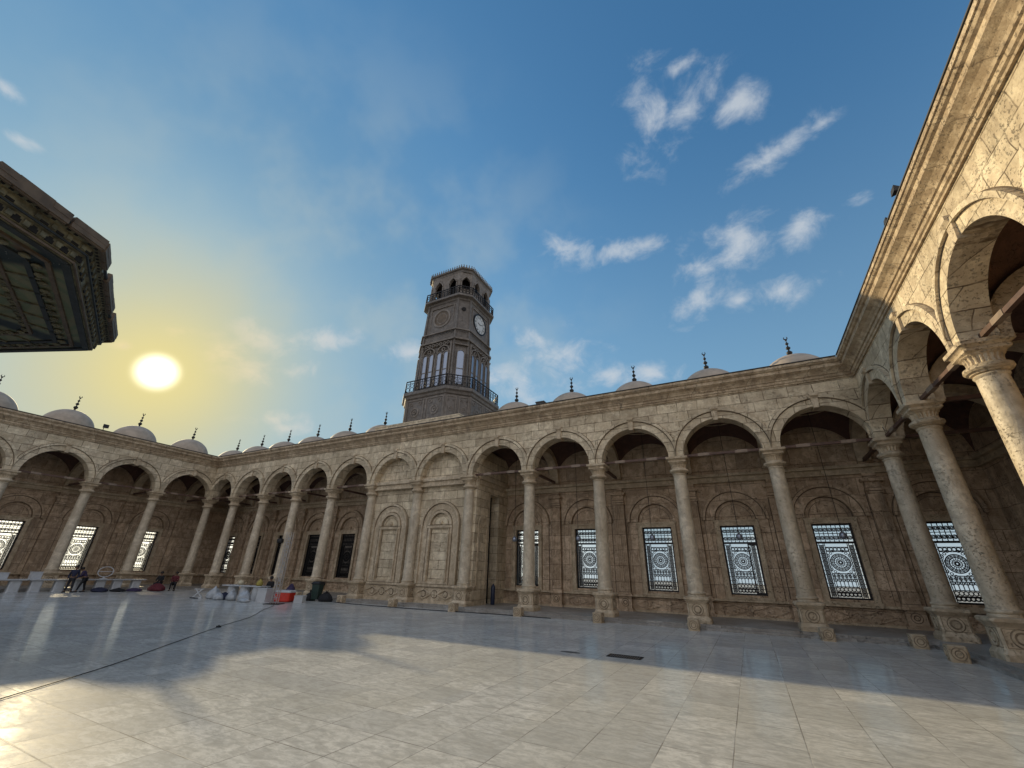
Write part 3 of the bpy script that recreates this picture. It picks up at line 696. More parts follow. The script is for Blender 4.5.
b.build('round_opening', 'dark', T)
# lower railing
def railing(name, a, c, z0, h, step, T_):
    b = MB(); V = octo(a, c, 0)
    for k in range(8):
        p, q = Vector(V[k]), Vector(V[(k+1) % 8]); L_ = (q-p).length; d = (q-p)/L_; nn = max(2, round(L_/step))
        for zz, tt in ((z0+.05, .05), (z0+h, .07), (z0+h-.22, .035)): b.obox(p+Vector((0, 0, zz)), q+Vector((0, 0, zz)), tt, tt)
        for j in range(nn+1):
            pp = p+d*L_*j/nn; b.obox(pp+Vector((0, 0, z0)), pp+Vector((0, 0, z0+h)), .05 if j in (0, nn) else .028, .05)
        for j in range(nn):
            cx = p+d*L_*(j+.5)/nn; r_ = L_/nn*.40
            for cz_, rr in ((z0+h*.28, r_), (z0+h*.58, r_*.8)):
                if rr > .04: b.tube([cx+d*rr*math.cos(t*math.pi/6)+Vector((0, 0, cz_+rr*math.sin(t*math.pi/6))) for t in range(13)], .017, 4)
    return b.build(name, 'iron', T_)
railing('railing', 3.62, 1.5, tz(15.66), 1.05, .42, T)
# upper balcony: bracket ring, parapet, belvedere
oct_mb([(2.42, .8, 24.95), (2.50, .82, 25.0), (2.56, .84, 25.15), (2.85, .92, 25.22), (2.85, .92, 25.42), (2.4, .8, 25.45)]).build('balcony', 'tower', T)
railing('balcony_railing', 2.78, .90, tz(25.42), .85, .33, T)
b = MB()
for k in (1, 3, 5, 7, 2, 4): 
    w = face_xf(k, 2.74, .9)[3]
    on_face(b, k, 2.74, .9, lambda t, w=w: t.box(-w/2 if w < 2 else -w/2, w/2 if w < 2 else -w/2+.9, -.03, .03, tz(25.42), tz(26.1)))
b.build('parapet_panels', 'towerl', T)
b = MB(); BEL = 2.40, .80
for k in range(8):
    w = face_xf(k, *BEL)[3]
    def bel(t, w=w):
        nn = 2 if w > 2 else 1; pw = w/nn; z0, zs, z1 = tz(25.45), tz(27.05), tz(28.2)
        for j in range(nn):
            cx = -w/2+pw*(j+.5); h = min(pw/2-.12, .46); n2 = 10
            t.box(cx-pw/2, cx-h, -.02, .16, z0, z1); t.box(cx+h, cx+pw/2, -.02, .16, z0, z1)
            pts = [(cx-h, zs)]+[(cx-h+h*q, zs+.62*(q**.6)) for q in (.25, .5, .75, 1.)]; pts += [(2*cx-x_, z_) for x_, z_ in reversed(pts[:-1])]
            for (xa, za), (xb, zb) in zip(pts, pts[1:]):
                i = len(t.v); t.v += [(xa, -.02, za), (xb, -.02, zb), (xb, -.02, z1), (xa, -.02, z1), (xa, .16, za), (xb, .16, zb), (xb, .16, z1), (xa, .16, z1)]
                t.f += [(i, i+1, i+2, i+3), (i+4, i+7, i+6, i+5), (i, i+4, i+5, i+1)]
            for sx in (-1, 1): t.box(cx+sx*h-.05, cx+sx*h+.05, -.12, .0, z0, zs)
            for (xa, za), (xb, zb) in zip(pts, pts[1:]): t.obox((xa, -.07, za+.07), (xb, -.07, zb+.07), .10, .12, up=(0, 1, 0))
            t.arc_band(cx, tz(27.95), .05, .10, -.05, .0, 0, 360, 10)
    on_face(b, k, *BEL, bel)
b.build('belvedere', 'towerl', T)
oct_mb([(1.5, .45, 25.45), (1.5, .45, 28.2)]).build('core', 'dark', T)
oct_mb([(2.3, .66, 28.19), (2.42, .69, 28.22), (2.46, .70, 28.42), (2.60, .74, 28.48), (2.60, .74, 28.62), (2.3, .66, 28.66)]).build('roof', 'tower', T)
b = MB(); V = octo(2.56, .73, tz(28.62))
for k in range(8):
    p, q = Vector(V[k]), Vector(V[(k+1) % 8]); L_ = (q-p).length; nn = round(L_/.26)
    for j in range(nn):
        pp = p+(q-p)*(j+.5)/nn; b.lathe([(.07, 0), (.085, .07), (.03, .16), (.06, .24), (.01, .38)], 6, tuple(pp))
    b.obox(p, q, .05, .06)
b.tube([(.3, -.3, tz(28.6)), (.32, -.3, tz(29.6))], .015, 4); b.tube([(.0, -.3, tz(29.2)), (.62, -.28, tz(29.35))], .012, 4)
b.build('cresting', 'tower', T)

# ------------------------------------------------------------------ fountain pavilion (eaves over the left edge)
KX, KY, KZ = 26.4, -27.1, 10.0
K = empty('fountain_pavilion', (KX, KY, 0), 0, 'dark painted wooden eaves of the fountain pavilion jutting in at the upper left', 'pavilion')
def o8(r, z): return [(r*math.cos(math.pi/4*k), r*math.sin(math.pi/4*k), z) for k in range(8)]
b = MB(); b.rings([o8(8.0, 9.12), o8(8.10, 9.10), o8(8.12, 9.18), o8(8.17, 9.20), o8(8.20, 9.40), o8(8.27, 9.42), o8(8.28, 9.48), o8(8.32, 9.50), o8(8.36, 9.68), o8(8.43, 9.70), o8(8.44, 9.76), o8(8.42, 9.80), o8(8.40, 9.95), o8(8.40, 10.0), o8(7.0, 10.05)], cap=False)
EC = b
def kring(name, r, z, w, h, mat):
    b = MB(); V = o8(r, z)
    for k in range(8): b.obox(V[k], V[(k+1) % 8], w, h)
    b.build(name, mat, K)
kring('edge_moulding', 8.52, 9.80, .06, .06, 'kioskd'); kring('inner_moulding', 7.98, 9.10, .16, .09, 'kioskd'); kring('bead_moulding', 8.29, 9.45, .05, .05, 'kioskd'); kring('bead_moulding', 8.14, 9.14, .05, .05, 'kioskb'); kring('panel_moulding', 7.2, 9.0, .12, .06, 'kioskd'); kring('panel_moulding', 7.62, 9.05, .10, .07, 'kioskb'); kring('panel_moulding', 6.6, 8.99, .08, .07, 'kioskb'); kring('panel_moulding', 5.6, 8.99, .14, .07, 'kioskb')
b = EC; dk = MB()
for ri, (r, z, stp, w) in enumerate(((8.17, 9.29, .34, .12), (8.30, 9.57, .34, .11), (8.40, 9.76, .17, .06))):
    V = o8(r, z)
    for k in range(8):
        p, q = Vector(V[k]), Vector(V[(k+1) % 8]); L_ = (q-p).length; d = (q-p)/L_; nn = int(L_/stp); out_ = Vector((d.y, -d.x, 0))
        for j in range(nn):
            if random.random() < .06: continue
            pp = p+d*L_*(j+.5)/nn
            b.obox(pp-out_*.08, pp+out_*.07, w, .13); q0 = pp+d*stp*.5; dk.obox(q0-out_*.02-Vector((0, 0, .02)), q0+out_*.03-Vector((0, 0, .02)), stp*.5, .11); dk.obox(q0-out_*.02+Vector((0, 0, .055)), q0+out_*.03+Vector((0, 0, .055)), stp*.28, .06)
b.mark = len(b.f); b.mmat = 'dark'; i = len(b.v); b.v += dk.v; b.f += [tuple(i+j for j in f) for f in dk.f]; b.build('eaves_cornice', 'kiosk', K)  # dark boxes paint the shade of small gaps between the dentils
# broken fascia strip: boards with gaps
V = o8(8.60, 10.0); frnd = random.Random(3)
gaps = {1: [(.16, .27), (.62, .70)], 0: [(.30, .31), (.62, .63), (.86, .87)], 2: [(.10, .13), (.5, .52)]}
for k in range(8):
    p, q = Vector(V[k]), Vector(V[(k+1) % 8]); t0 = 0.; edges = []
    for a_, c_ in gaps.get(k, []): edges.append((t0, a_)); t0 = c_
    edges.append((t0, 1.))
    for a_, c_ in edges:
        b = MB(); m_ = max(1, int((c_-a_)*15)); cuts = sorted([a_, c_]+[a_+(c_-a_)*(q_+frnd.uniform(-.3, .3))/m_ for q_ in range(1, m_)])
        z_ = Vector((0, 0, -.15)); b.obox((p+(q-p)*a_)*.992+z_, (p+(q-p)*c_)*.992+z_, .16, .13)
        for u0_, u1_ in zip(cuts, cuts[1:]):
            dz = frnd.choice((0, 0, 0, -.03, .02, -.05)); z_ = Vector((0, 0, -.03+dz/2)); b.obox((p+(q-p)*u0_)*.995+z_, (p+(q-p)*u1_)*.995+z_, .11+frnd.uniform(0, .03), .17+dz)
            z_ = Vector((0, 0, -.235)); b.obox((p+(q-p)*(u0_+.004))*.994+z_, (p+(q-p)*(u1_-.004))*.994+z_, .07, .07)
        b.build('fascia_board', 'kioskb', K)
# soffit with painted panels
mt, n, bs, out = material('painted_soffit')
P = n.new('ShaderNodeNewGeometry').outputs['Position']; Pl = n.vm('SUBTRACT', P, (KX, KY, 0)); x, y, z = n.sep(Pl)
rr = n.vm('LENGTH', n.comb(x, y)); ang = n.math('ARCTAN2', y, x); seg = n.math('ABSOLUTE', n.math('SUBTRACT', n.math('FRACT', n.math('DIVIDE', ang, math.pi/4)), .5))
loc_ = n.math('MULTIPLY', seg, n.math('MULTIPLY', rr, math.pi/4)); dd = n.vm('LENGTH', n.comb(loc_, n.math('SUBTRACT', rr, 4.4)))
wv = n.math('FRACT', n.math('MULTIPLY', n.math('ADD', dd, n.math('MULTIPLY', n.noise(P, 5, 4), .12)), 2.3)); arcs = n.sstep(n.math('ABSOLUTE', n.math('SUBTRACT', wv, .5)), .12, .3)
c = n.mix(arcs, (.14, .165, .095, 1), (.19, .185, .11, 1)); edge = n.sstep(seg, .40, .46); c = n.mix(edge, c, (.02, .032, .036, 1))
c = n.mix(n.sstep(n.noise(P, 2.5, 6, .7), .55, .7, 0, .6), c, (.13, .06, .04, 1)); c = n.mix(n.sstep(n.noise(P, 14, 3), .68, .72), c, (.30, .30, .26, 1))
n.put(bs.inputs['Base Color'], c); bs.inputs['Roughness'].default_value = .75; M['soffit'] = mt
b = MB(); b.rings([o8(8.02, 9.13), o8(7.2, 9.02), o8(4.4, 9.02), o8(4.4, 9.9), o8(7.2, 9.95)], cap=False); b.build('soffit', 'soffit', K)
for k in range(8):     # carved bosses and battens on the soffit
    p, q = Vector(o8(7.4, 9.0)[k]), Vector(o8(7.4, 9.0)[(k+1) % 8]); p2, q2 = Vector(o8(4.6, 9.0)[k]), Vector(o8(4.6, 9.0)[(k+1) % 8]); b = MB()
    for j in range(1, 6): a_, c_ = p+(q-p)*j/6, p2+(q2-p2)*j/6; b.obox(a_, c_, .06, .06)
    for j in range(12):
        for r_ in (0, .32, .62): c_ = (p+(q-p)*(j+.5)/12)*(1-r_)+(p2+(q2-p2)*(j+.5)/12)*r_; b.lathe([(.11, -.0), (.12, -.03), (.05, -.06), (.04, -.08)], 8, tuple(c_))
    b.build('soffit_battens', 'kiosk', K)
b = MB(); b.rings([o8(7.2, 10.2), o8(5.4, 10.9), o8(4.6, 11.2), o8(4.4, 11.3)], cap=True); b.build('roof', 'dome', K)
b = MB(); b.lathe([(4.3, 11.2), (4.3, 11.9)]+[(4.2*math.cos(a*math.pi/28), 11.9+3.3*math.sin(a*math.pi/28)) for a in range(14)]+[(.05, 15.2)], 40); dm = b.build('dome', 'dome', K, 40)
for k in range(8):
    a = math.pi/4*k; cx, cy = 4.3*math.cos(a), 4.3*math.sin(a); b = MB(); b.lathe([(.42, 0), (.42, .5), (.36, .55), (.30, .7), (.25, 5.6), (.30, 5.7), (.42, 6.1), (.42, 6.2)], 20, (cx, cy, 0)); b.build('column', 'shaft', K, 35)
    q = math.pi/4*(k+.5); b = MB(); s_ = 2*4.3*math.sin(math.pi/8); b.arc_band(0, 6.2, s_/2-.3, s_/2+.15, -.22, .22, n=20); b.box(-s_/2, s_/2, -.2, .2, 7.9, 9.1); o = b.build('arch', 'trim', K, 40); o.location = (4.3*math.cos(math.pi/8)*math.cos(q), 4.3*math.cos(math.pi/8)*math.sin(q), 0); o.rotation_euler = (0, 0, q+math.pi/2)
oct2 = MB(); oct2.rings([o8(2.9, 0), o8(2.9, 3.2), o8(2.7, 3.4), o8(2.4, 3.9)]); oct2.build('basin', 'trim', K)

# ------------------------------------------------------------------ small things on the building
def floodlight(loc, rz, tilt, label, sc=1.):
    sc *= .6
    b = MB(); b.rings([[(x*sc, -.05*sc, z*sc) for x, z in ((-.1, -.08), (.1, -.08), (.1, .08), (-.1, .08))], [(x*sc, -.34*sc, z*sc) for x, z in ((-.2, -.16), (.2, -.16), (.2, .16), (-.2, .16))]])
    L_ = empty('floodlight', loc, rz, label, 'floodlight', 'floodlights on the arcade roofs')
    h = b.build('lamp_head', 'rubber', L_); h.location = (0, 0, .28*sc); h.rotation_euler = (R(tilt), 0, 0)
    b = MB(); b.obox((0, .0, 0), (0, .0, .28*sc), .04, .04); b.obox((-.14, 0, .02), (.14, 0, .02), .16, .04); b.build('bracket', 'iron', L_)
floodlight((52.05, -11.2, 11.99), R(-90), -10, 'small floodlight on the sunlit cornice, the upper of two', 1.1)
floodlight((52.05, -10.0, 11.99), R(-90), -10, 'small floodlight on the sunlit cornice, the lower of two', .8)
floodlight((.7, -10.2, 11.99), R(90), -10, 'dark floodlight on the roof edge between domes of the shaded arcade', 1.6)
b = MB(); b.box(-.28, .28, -.2, .2, 0, .42); b.box(-.32, .32, -.24, .24, .42, .47); b.box(-.05, .05, -.23, -.2, .15, .3); o = b.build('roof_box', 'flash', None, loc=(35.78, -.45, 11.99)); tag(o, 'small grey box on the arcade roof edge between two domes', 'box')
o.location = (35.78, .5, 11.955); o.scale = (1, 1, 1.6)
b = MB(); b.lathe([(.15, 0), (.24, .04), (.27, .16), (.24, .30), (.12, .36)], 18); o = b.build('speaker_horn', 'rubber', None, 40, (13.08, -.46, 3.78)); tag(o, 'round black lamp fixed to a column above the light truss', 'lamp'); o.name = 'column_lamp'

# hanging lamps
lab = ['', '', '', '', '', '', '', 'first open bay right of the walled up bays', 'second open bay right of the walled up bays', 'third open bay right of the walled up bays', 'second open bay left of the right corner', 'open bay next to the right corner']
lp = None
for k in (7, 8, 9, 10, 11):
    if lp is None:
        lp = empty('hanging_lamp'); b = MB(); b.tube([(0, 0, 0.3), (0, 0, 6.9)], .014, 5); b.build('cord', 'rubber', lp)
        b = MB(); b.lathe([(.04, .32), (.10, .28), (.15, .20), (.16, .10), (.12, .02), (.03, -.02)], 16); b.build('globe', 'mirror', lp, 40)
        o = lp
    else:
        o = lp.copy(); C.objects.link(o)
        for ch in lp.children: c_ = ch.copy(); C.objects.link(c_); c_.parent = o
    o.location = (SP*(k+.5)+.05, 2.3, 3.95); tag(o, 'dark corded globe lamp, '+lab[k], 'hanging lamp', 'lamps hanging in the arcade bays')

# ------------------------------------------------------------------ things on the courtyard floor
# drain grate
D = empty('drain_grate', (42.85, -9.72, 0), 0, 'dark metal drain grate set in the paving near the shadow edge', 'drain')
b = MB(); b.box(-.48, .48, -.24, -.20, .001, .012); b.box(-.48, .48, .20, .24, .001, .012); b.box(-.48, -.44, -.2, .2, .001, .012); b.box(.44, .48, -.2, .2, .001, .012); b.build('frame', 'iron', D)
b = MB()
for k in range(14): x = -.42+k*.0646; b.box(x-.012, x+.012, -.2, .2, .004, .011)
b.build('bars', 'iron', D)
b = MB(); b.box(-.44, .44, -.2, .2, .001, .003); b.build('pit', 'shutter', D)
b = MB(); b.rings([[(x, y, z) for x, y in [(.30*math.cos(t*math.pi/8)*(1+.15*math.sin(3*t)), .12*math.sin(t*math.pi/8)) for t in range(16)]] for z in (.001, .004)]); o = b.build('manhole_cover', simple('dark_stone_lid', (.10, .10, .09), .6), None, loc=(41.3, -9.95, 0)); tag(o, 'small dark stone lid in the paving left of the drain grate', 'lid')
# cables
def cable(name, pts, label, r=.009):
    out_ = []
    for k in range(len(pts)-1):
        for j in range(6):
            t = j/6; p0, p1, p2, p3 = [Vector(pts[min(max(k+d, 0), len(pts)-1)]) for d in (-1, 0, 1, 2)]
            out_.append(.5*((2*p1)+(p2-p0)*t+(2*p0-5*p1+4*p2-p3)*t*t+(3*p1-p0-3*p2+p3)*t**3))
    out_.append(Vector(pts[-1])); b = MB(); b.tube(out_, r, 6); o = b.build(name, 'rubber', None, 60); tag(o, label, 'cable'); return o
cable('power_cable', [(36.4, -21.5, .02), (35.2, -20.0, .02), (33.6, -18.0, .02), (31.6, -15.9, .02), (28.9, -13.05, .02), (26.5, -10.3, .02), (24.0, -8.1, .02), (22.2, -6.3, .02), (20.9, -5.3, .02)], 'thin black cable running over the paving from the light truss to the lower left')
cable('floor_cable', [(19.6, -1.1, .02), (22.5, -1.75, .02), (26, -1.9, .02), (30, -1.75, .02), (33.5, -1.3, .02), (37, -1.15, .02)], 'black cable lying along the foot of the arcade step', .022)
b = MB(); b.box(-.09, .09, -.04, .04, 0, .05); b.lathe([(.02, .05), (.02, .07), (.01, .08)], 10); o = b.build('cable_connector', 'rubber', None, loc=(28.85, -13.0, .001)); tag(o, 'small black connector box midway along the long cable', 'connector')

# light truss
def truss():
    t = empty('light_truss', (20.66, -5.14, 0), R(30), 'slender silver lattice truss mast standing on the paving beside the red cooler', 'truss'); H = 4.1; b = MB(); w = .15
    q = [(-w, -w), (w, -w), (w, w), (-w, w)]
    for x, y in q: b.tube([(x, y, .03), (x, y, H)], .022, 6)
    b.build('chords', 'alu', t); b = MB(); z = .1; k = 0
    while z < H-.25:
        for i in range(4):
            (xa, ya), (xb, yb) = q[i], q[(i+1) % 4]; b.tube([(xa, ya, z), (xb, yb, z+.24)] if k % 2 == 0 else [(xb, yb, z), (xa, ya, z+.24)], .010, 4); b.tube([(xa, ya, z), (xb, yb, z)], .010, 4)
        z += .24; k += 1
    b.build('bracing', 'alu', t); b = MB(); b.box(-.45, .45, -.45, .45, 0.002, .03); b.build('base_plate', 'iron', t)
truss()
# red cooler
def cooler():
    t = empty('cooler', (19.55, -3.75, 0), R(20), 'large red cooler box with white lid beside the light truss', 'cooler')
    b = MB(); b.loft([(.50, .03, 1, 0), (.54, .08, 1, 0), (.56, .55, 1, 0)], 40); o = b.build('body', 'red', t); o.scale = (1, .62, 1)
    b = MB(); b.loft([(.58, .55, 1, 0), (.59, .60, 1, 0), (.57, .66, 1, 0), (.50, .68, 1, 0)], 40); o = b.build('lid', 'whitepaint', t); o.scale = (1, .62, 1)
    b = MB(); b.tube([(-.58, -.12, .45), (-.64, -.12, .40), (-.64, .12, .40), (-.58, .12, .45)], .02, 6); b.build('handle', 'whitepaint', t)
cooler()
def bag(name, loc, sx, sy, sz, mat, label, cat, group=None, seed=0, knot=True):
    rn = random.Random(seed); b = MB(); rs = []; nn = 22; ph = [rn.uniform(0, 6.28) for _ in range(6)]
    prof = [(.70, 0), (.95, .08), (1.02, .25), (.95, .48), (.72, .70), (.40, .86), (.16, .94)] + ([(.12, 1.0), (.22, 1.12), (.10, 1.10)] if knot else [(.05, .97)])
    for r_, z_ in prof:
        rs.append([(sx*r_*math.cos(t)*(1+.13*math.sin(3*t+ph[0]+z_*3)+.08*math.sin(7*t+ph[1])), sy*r_*math.sin(t)*(1+.13*math.sin(2*t+ph[2]+z_*2)+.07*math.sin(6*t+ph[3])), sz*z_*(1+.10*math.sin(2*t+ph[4]))) for t in [2*math.pi*k/nn for k in range(nn)]])
    b.rings(rs); o = b.build(name, mat, None, 50, loc); return tag(o, label, cat, group)
G1 = 'white plastic bags heaped before the small table'
bag('plastic_bag', (14.6, -5.35, 0), .42, .36, .75, 'plastic', 'leftmost and tallest white plastic bag of the heap before the small table', 'bag', G1, 1, False)
bag('plastic_bag', (15.6, -5.6, 0), .30, .28, .42, 'plastic', 'white plastic bag slumped between a dark bag and the small table', 'bag', G1, 2, False)
bag('plastic_bag', (16.35, -5.2, 0), .38, .3, .55, 'plastic', 'white plastic bag in the middle of the heap before the small table', 'bag', G1, 3)
bag('plastic_bag', (17.6, -5.15, 0), .45, .36, .60, 'plastic', 'rightmost white plastic bag of the heap, nearest the light truss', 'bag', G1, 4, False)
bag('dark_bag', (15.45, -5.15, 0), .40, .3, .42, 'navy', 'dark blue bundle lying between the white plastic bags', 'bag', None, 5, False)
bag('plastic_bag', (18.2, -5.5, 0), .42, .25, .22, 'plastic', 'flat white plastic sheet bag lying lowest at the right end of the heap', 'bag', G1, 6, False)
bag('rubbish_bag', (19.5, -1.75, 0), .38, .34, .55, 'blackc', 'black rubbish bag at the left foot of the green bin', 'bag', None, 7)
bag('rubbish_bag', (20.9, -1.6, 0), .50, .38, .55, 'blackc', 'black rubbish bag lying at the right side of the green bin', 'bag', None, 8)
bag('cloth_bundle', (3.6, -3.7, 0), .85, .5, .55, 'maroon', 'maroon bag at the feet of the seated people by the long tables', 'bag', None, 9, False)
bag('cloth_bundle', (3.2, -7.2, 0), .75, .42, .30, 'navy', 'navy bundle under the long table just right of the standing people', 'bundle', 'dark bundles lying before the long tables', 10, False)
bag('cloth_bundle', (3.3, -6.1, 0), .65, .4, .26, 'blackc', 'black bundle in the middle of the row before the long tables', 'bundle', 'dark bundles lying before the long tables', 11, False)
bag('cloth_bundle', (3.4, -5.1, 0), .7, .4, .24, 'violet', 'violet bundle at the right end of the row before the long tables', 'bundle', 'dark bundles lying before the long tables', 12, False)
bag('patterned_bag', (18.9, -2.9, 0), .36, .34, 1.0, 'violet', 'tall violet bag standing behind the red cooler', 'bag', None, 13, False)
b = MB(); b.box(-.28, .28, -.22, .22, 0, .35); b.box(-.3, .3, -.24, .24, .35, .40); o = b.build('carton', 'whitepaint', None, loc=(20.6, -3.35, 0)); o.rotation_euler = (0, 0, .4); tag(o, 'low white box at the right side of the red cooler', 'box')
# green bin
t = empty('wheelie_bin', (20.0, -1.15-.1, 0), R(15), 'dark green wheelie bin with black lid before the arcade', 'bin')
t.location = (20.1, -1.75, 0)
b = MB(); t.scale = (.88, .88, .95); b.loft([(.26, .12, 1, 0), (.34, 1.05, 1, 0), (.36, 1.08, 1, 0)], 32); b.build('body', 'bin', t)
b = MB(); b.loft([(.39, 1.08, 1, 0), (.40, 1.14, 1, 0), (.30, 1.24, 1, 0), (.1, 1.28, 1, 0)], 32); b.build('lid', 'rubber', t)
for sx in (-.27, .27): b = MB(); b.rings([[(sx+d, .25+.13*math.cos(a*math.pi/8), .132+.13*math.sin(a*math.pi/8)) for a in range(16)] for d in (-.03, .03)]); b.build('wheel', 'rubber', t)
b = MB(); b.tube([(-.28, .33, 1.0), (-.28, .46, 1.06), (.28, .46, 1.06), (.28, .33, 1.0)], .02, 6); b.build('handle', 'rubber', t)

# long white tables along the left arcade
tb = None
names = ['at the left edge of the picture', 'just left of the standing people', 'just right of the standing people, under the white hoop', 'nearest the seated people']
for i, yc in enumerate((-12.1, -9.8, -7.5, -5.2)):
    if tb is None:
        tb = o = empty('long_table'); b = MB(); b.box(-.38, .38, -1.14, 1.14, .78, .83); b.box(-.34, .34, -1.10, 1.10, .74, .78); b.build('tabletop', 'whitepaint', tb)
        for yy in (-.62, .62): b = MB(); b.loft([(.32, 0.002, 1, 0), (.32, .05, 1, 0), (.29, .06, 1, 0), (.29, .73, 1, 0), (.31, .74, 1, 0)], 24); q = b.build('pedestal', 'whitepaint', tb); q.location = (0, yy, 0); q.scale = (.8, 1, 1)
    else:
        o = tb.copy(); C.objects.link(o)
        for ch in tb.children: c_ = ch.copy(); C.objects.link(c_); c_.parent = o
    o.location = (2.0, yc, 0); tag(o, 'long white table '+names[i], 'table', 'white tables along the shaded arcade')
for (yy, xx, w_, h_, lb) in ((-12.35, 1.55, .9, .35, 'white box on the long table at the left edge of the picture'), (-10.6, 1.9, .5, .42, 'tall white box on the long table left of the standing people')):
    b = MB(); b.box(-.3, .3, -w_/2, w_/2, 0, h_); b.box(-.32, .32, -w_/2-.02, w_/2+.02, h_, h_+.04); o = b.build('white_box', 'whitepaint', None, loc=(xx, yy, .832)); tag(o, lb, 'box', 'white boxes on the long tables')
b = MB(); b.arc_band(0, 0, .40, .45, -.03, .03, 0, 360, 32); b.box(-.40, .40, -.02, .02, .0, .04); b.box(-.05, .05, -.05, .05, -.55, -.42); b.box(-.2, .2, -.12, .12, -.60, -.55); o = b.build('white_hoop', 'whitepaint', None, 40, (1.9, -6.75, 1.34)); o.rotation_euler = (0, 0, R(75)); o.scale = (1.05, 1, .84); tag(o, 'round white hoop with crossbar standing on the long table', 'hoop')
# small table behind the bags
t = empty('small_table', (15.9, -4.1, 0), R(12), 'white table on three round drum legs behind the heap of plastic bags', 'table')
b = MB(); b.box(-1.65, 1.65, -.42, .42, .78, .84); b.build('tabletop', 'whitepaint', t)
for xx in (-1.05, 0, 1.05): b = MB(); b.lathe([(.30, .002), (.34, .2), (.34, .6), (.32, .78)], 20); q = b.build('leg', 'whitepaint', t, 40); q.location = (xx, 0, 0)
b = MB(); b.lathe([(.10, 0), (.17, .06), (.19, .16), (.12, .27), (.06, .30), (.08, .34)], 16); o = b.build('jar', 'cream', None, 40, (15.35, -4.2, .842)); tag(o, 'round cream jar on the table with drum legs', 'jar')
b = MB(); b.box(-.35, .35, -.3, .3, 0, .72); b.box(-.38, .38, -.33, .33, .72, .78); o = b.build('white_crate', 'whitepaint', None, loc=(18.75, -4.55, 0)); o.rotation_euler = (0, 0, R(12)); tag(o, 'square white crate between the small table and the light truss', 'crate')
b = MB(); b.box(-.3, .3, -.05, .05, .0, .06); b.box(-.3, .3, -.05, .05, .52, .56); b.obox((-.25, 0, .06), (.2, 0, .54), .08, .06); b.obox((.25, .02, .06), (-.2, .02, .54), .08, .06); o = b.build('folding_stool', 'whitepaint', None, loc=(13.3, -5.65, 0)); o.rotation_euler = (0, 0, R(35)); tag(o, 'small white folding stool left of the heap of plastic bags', 'stool')
b = MB(); b.box(-.32, .3, -.09, .12, .003, .05); o = b.build('stool_cushion', 'blackc', None, loc=(13.5, -5.95, 0)); tag(o, 'flat black cushion on the floor at the foot of the folding stool', 'cushion')

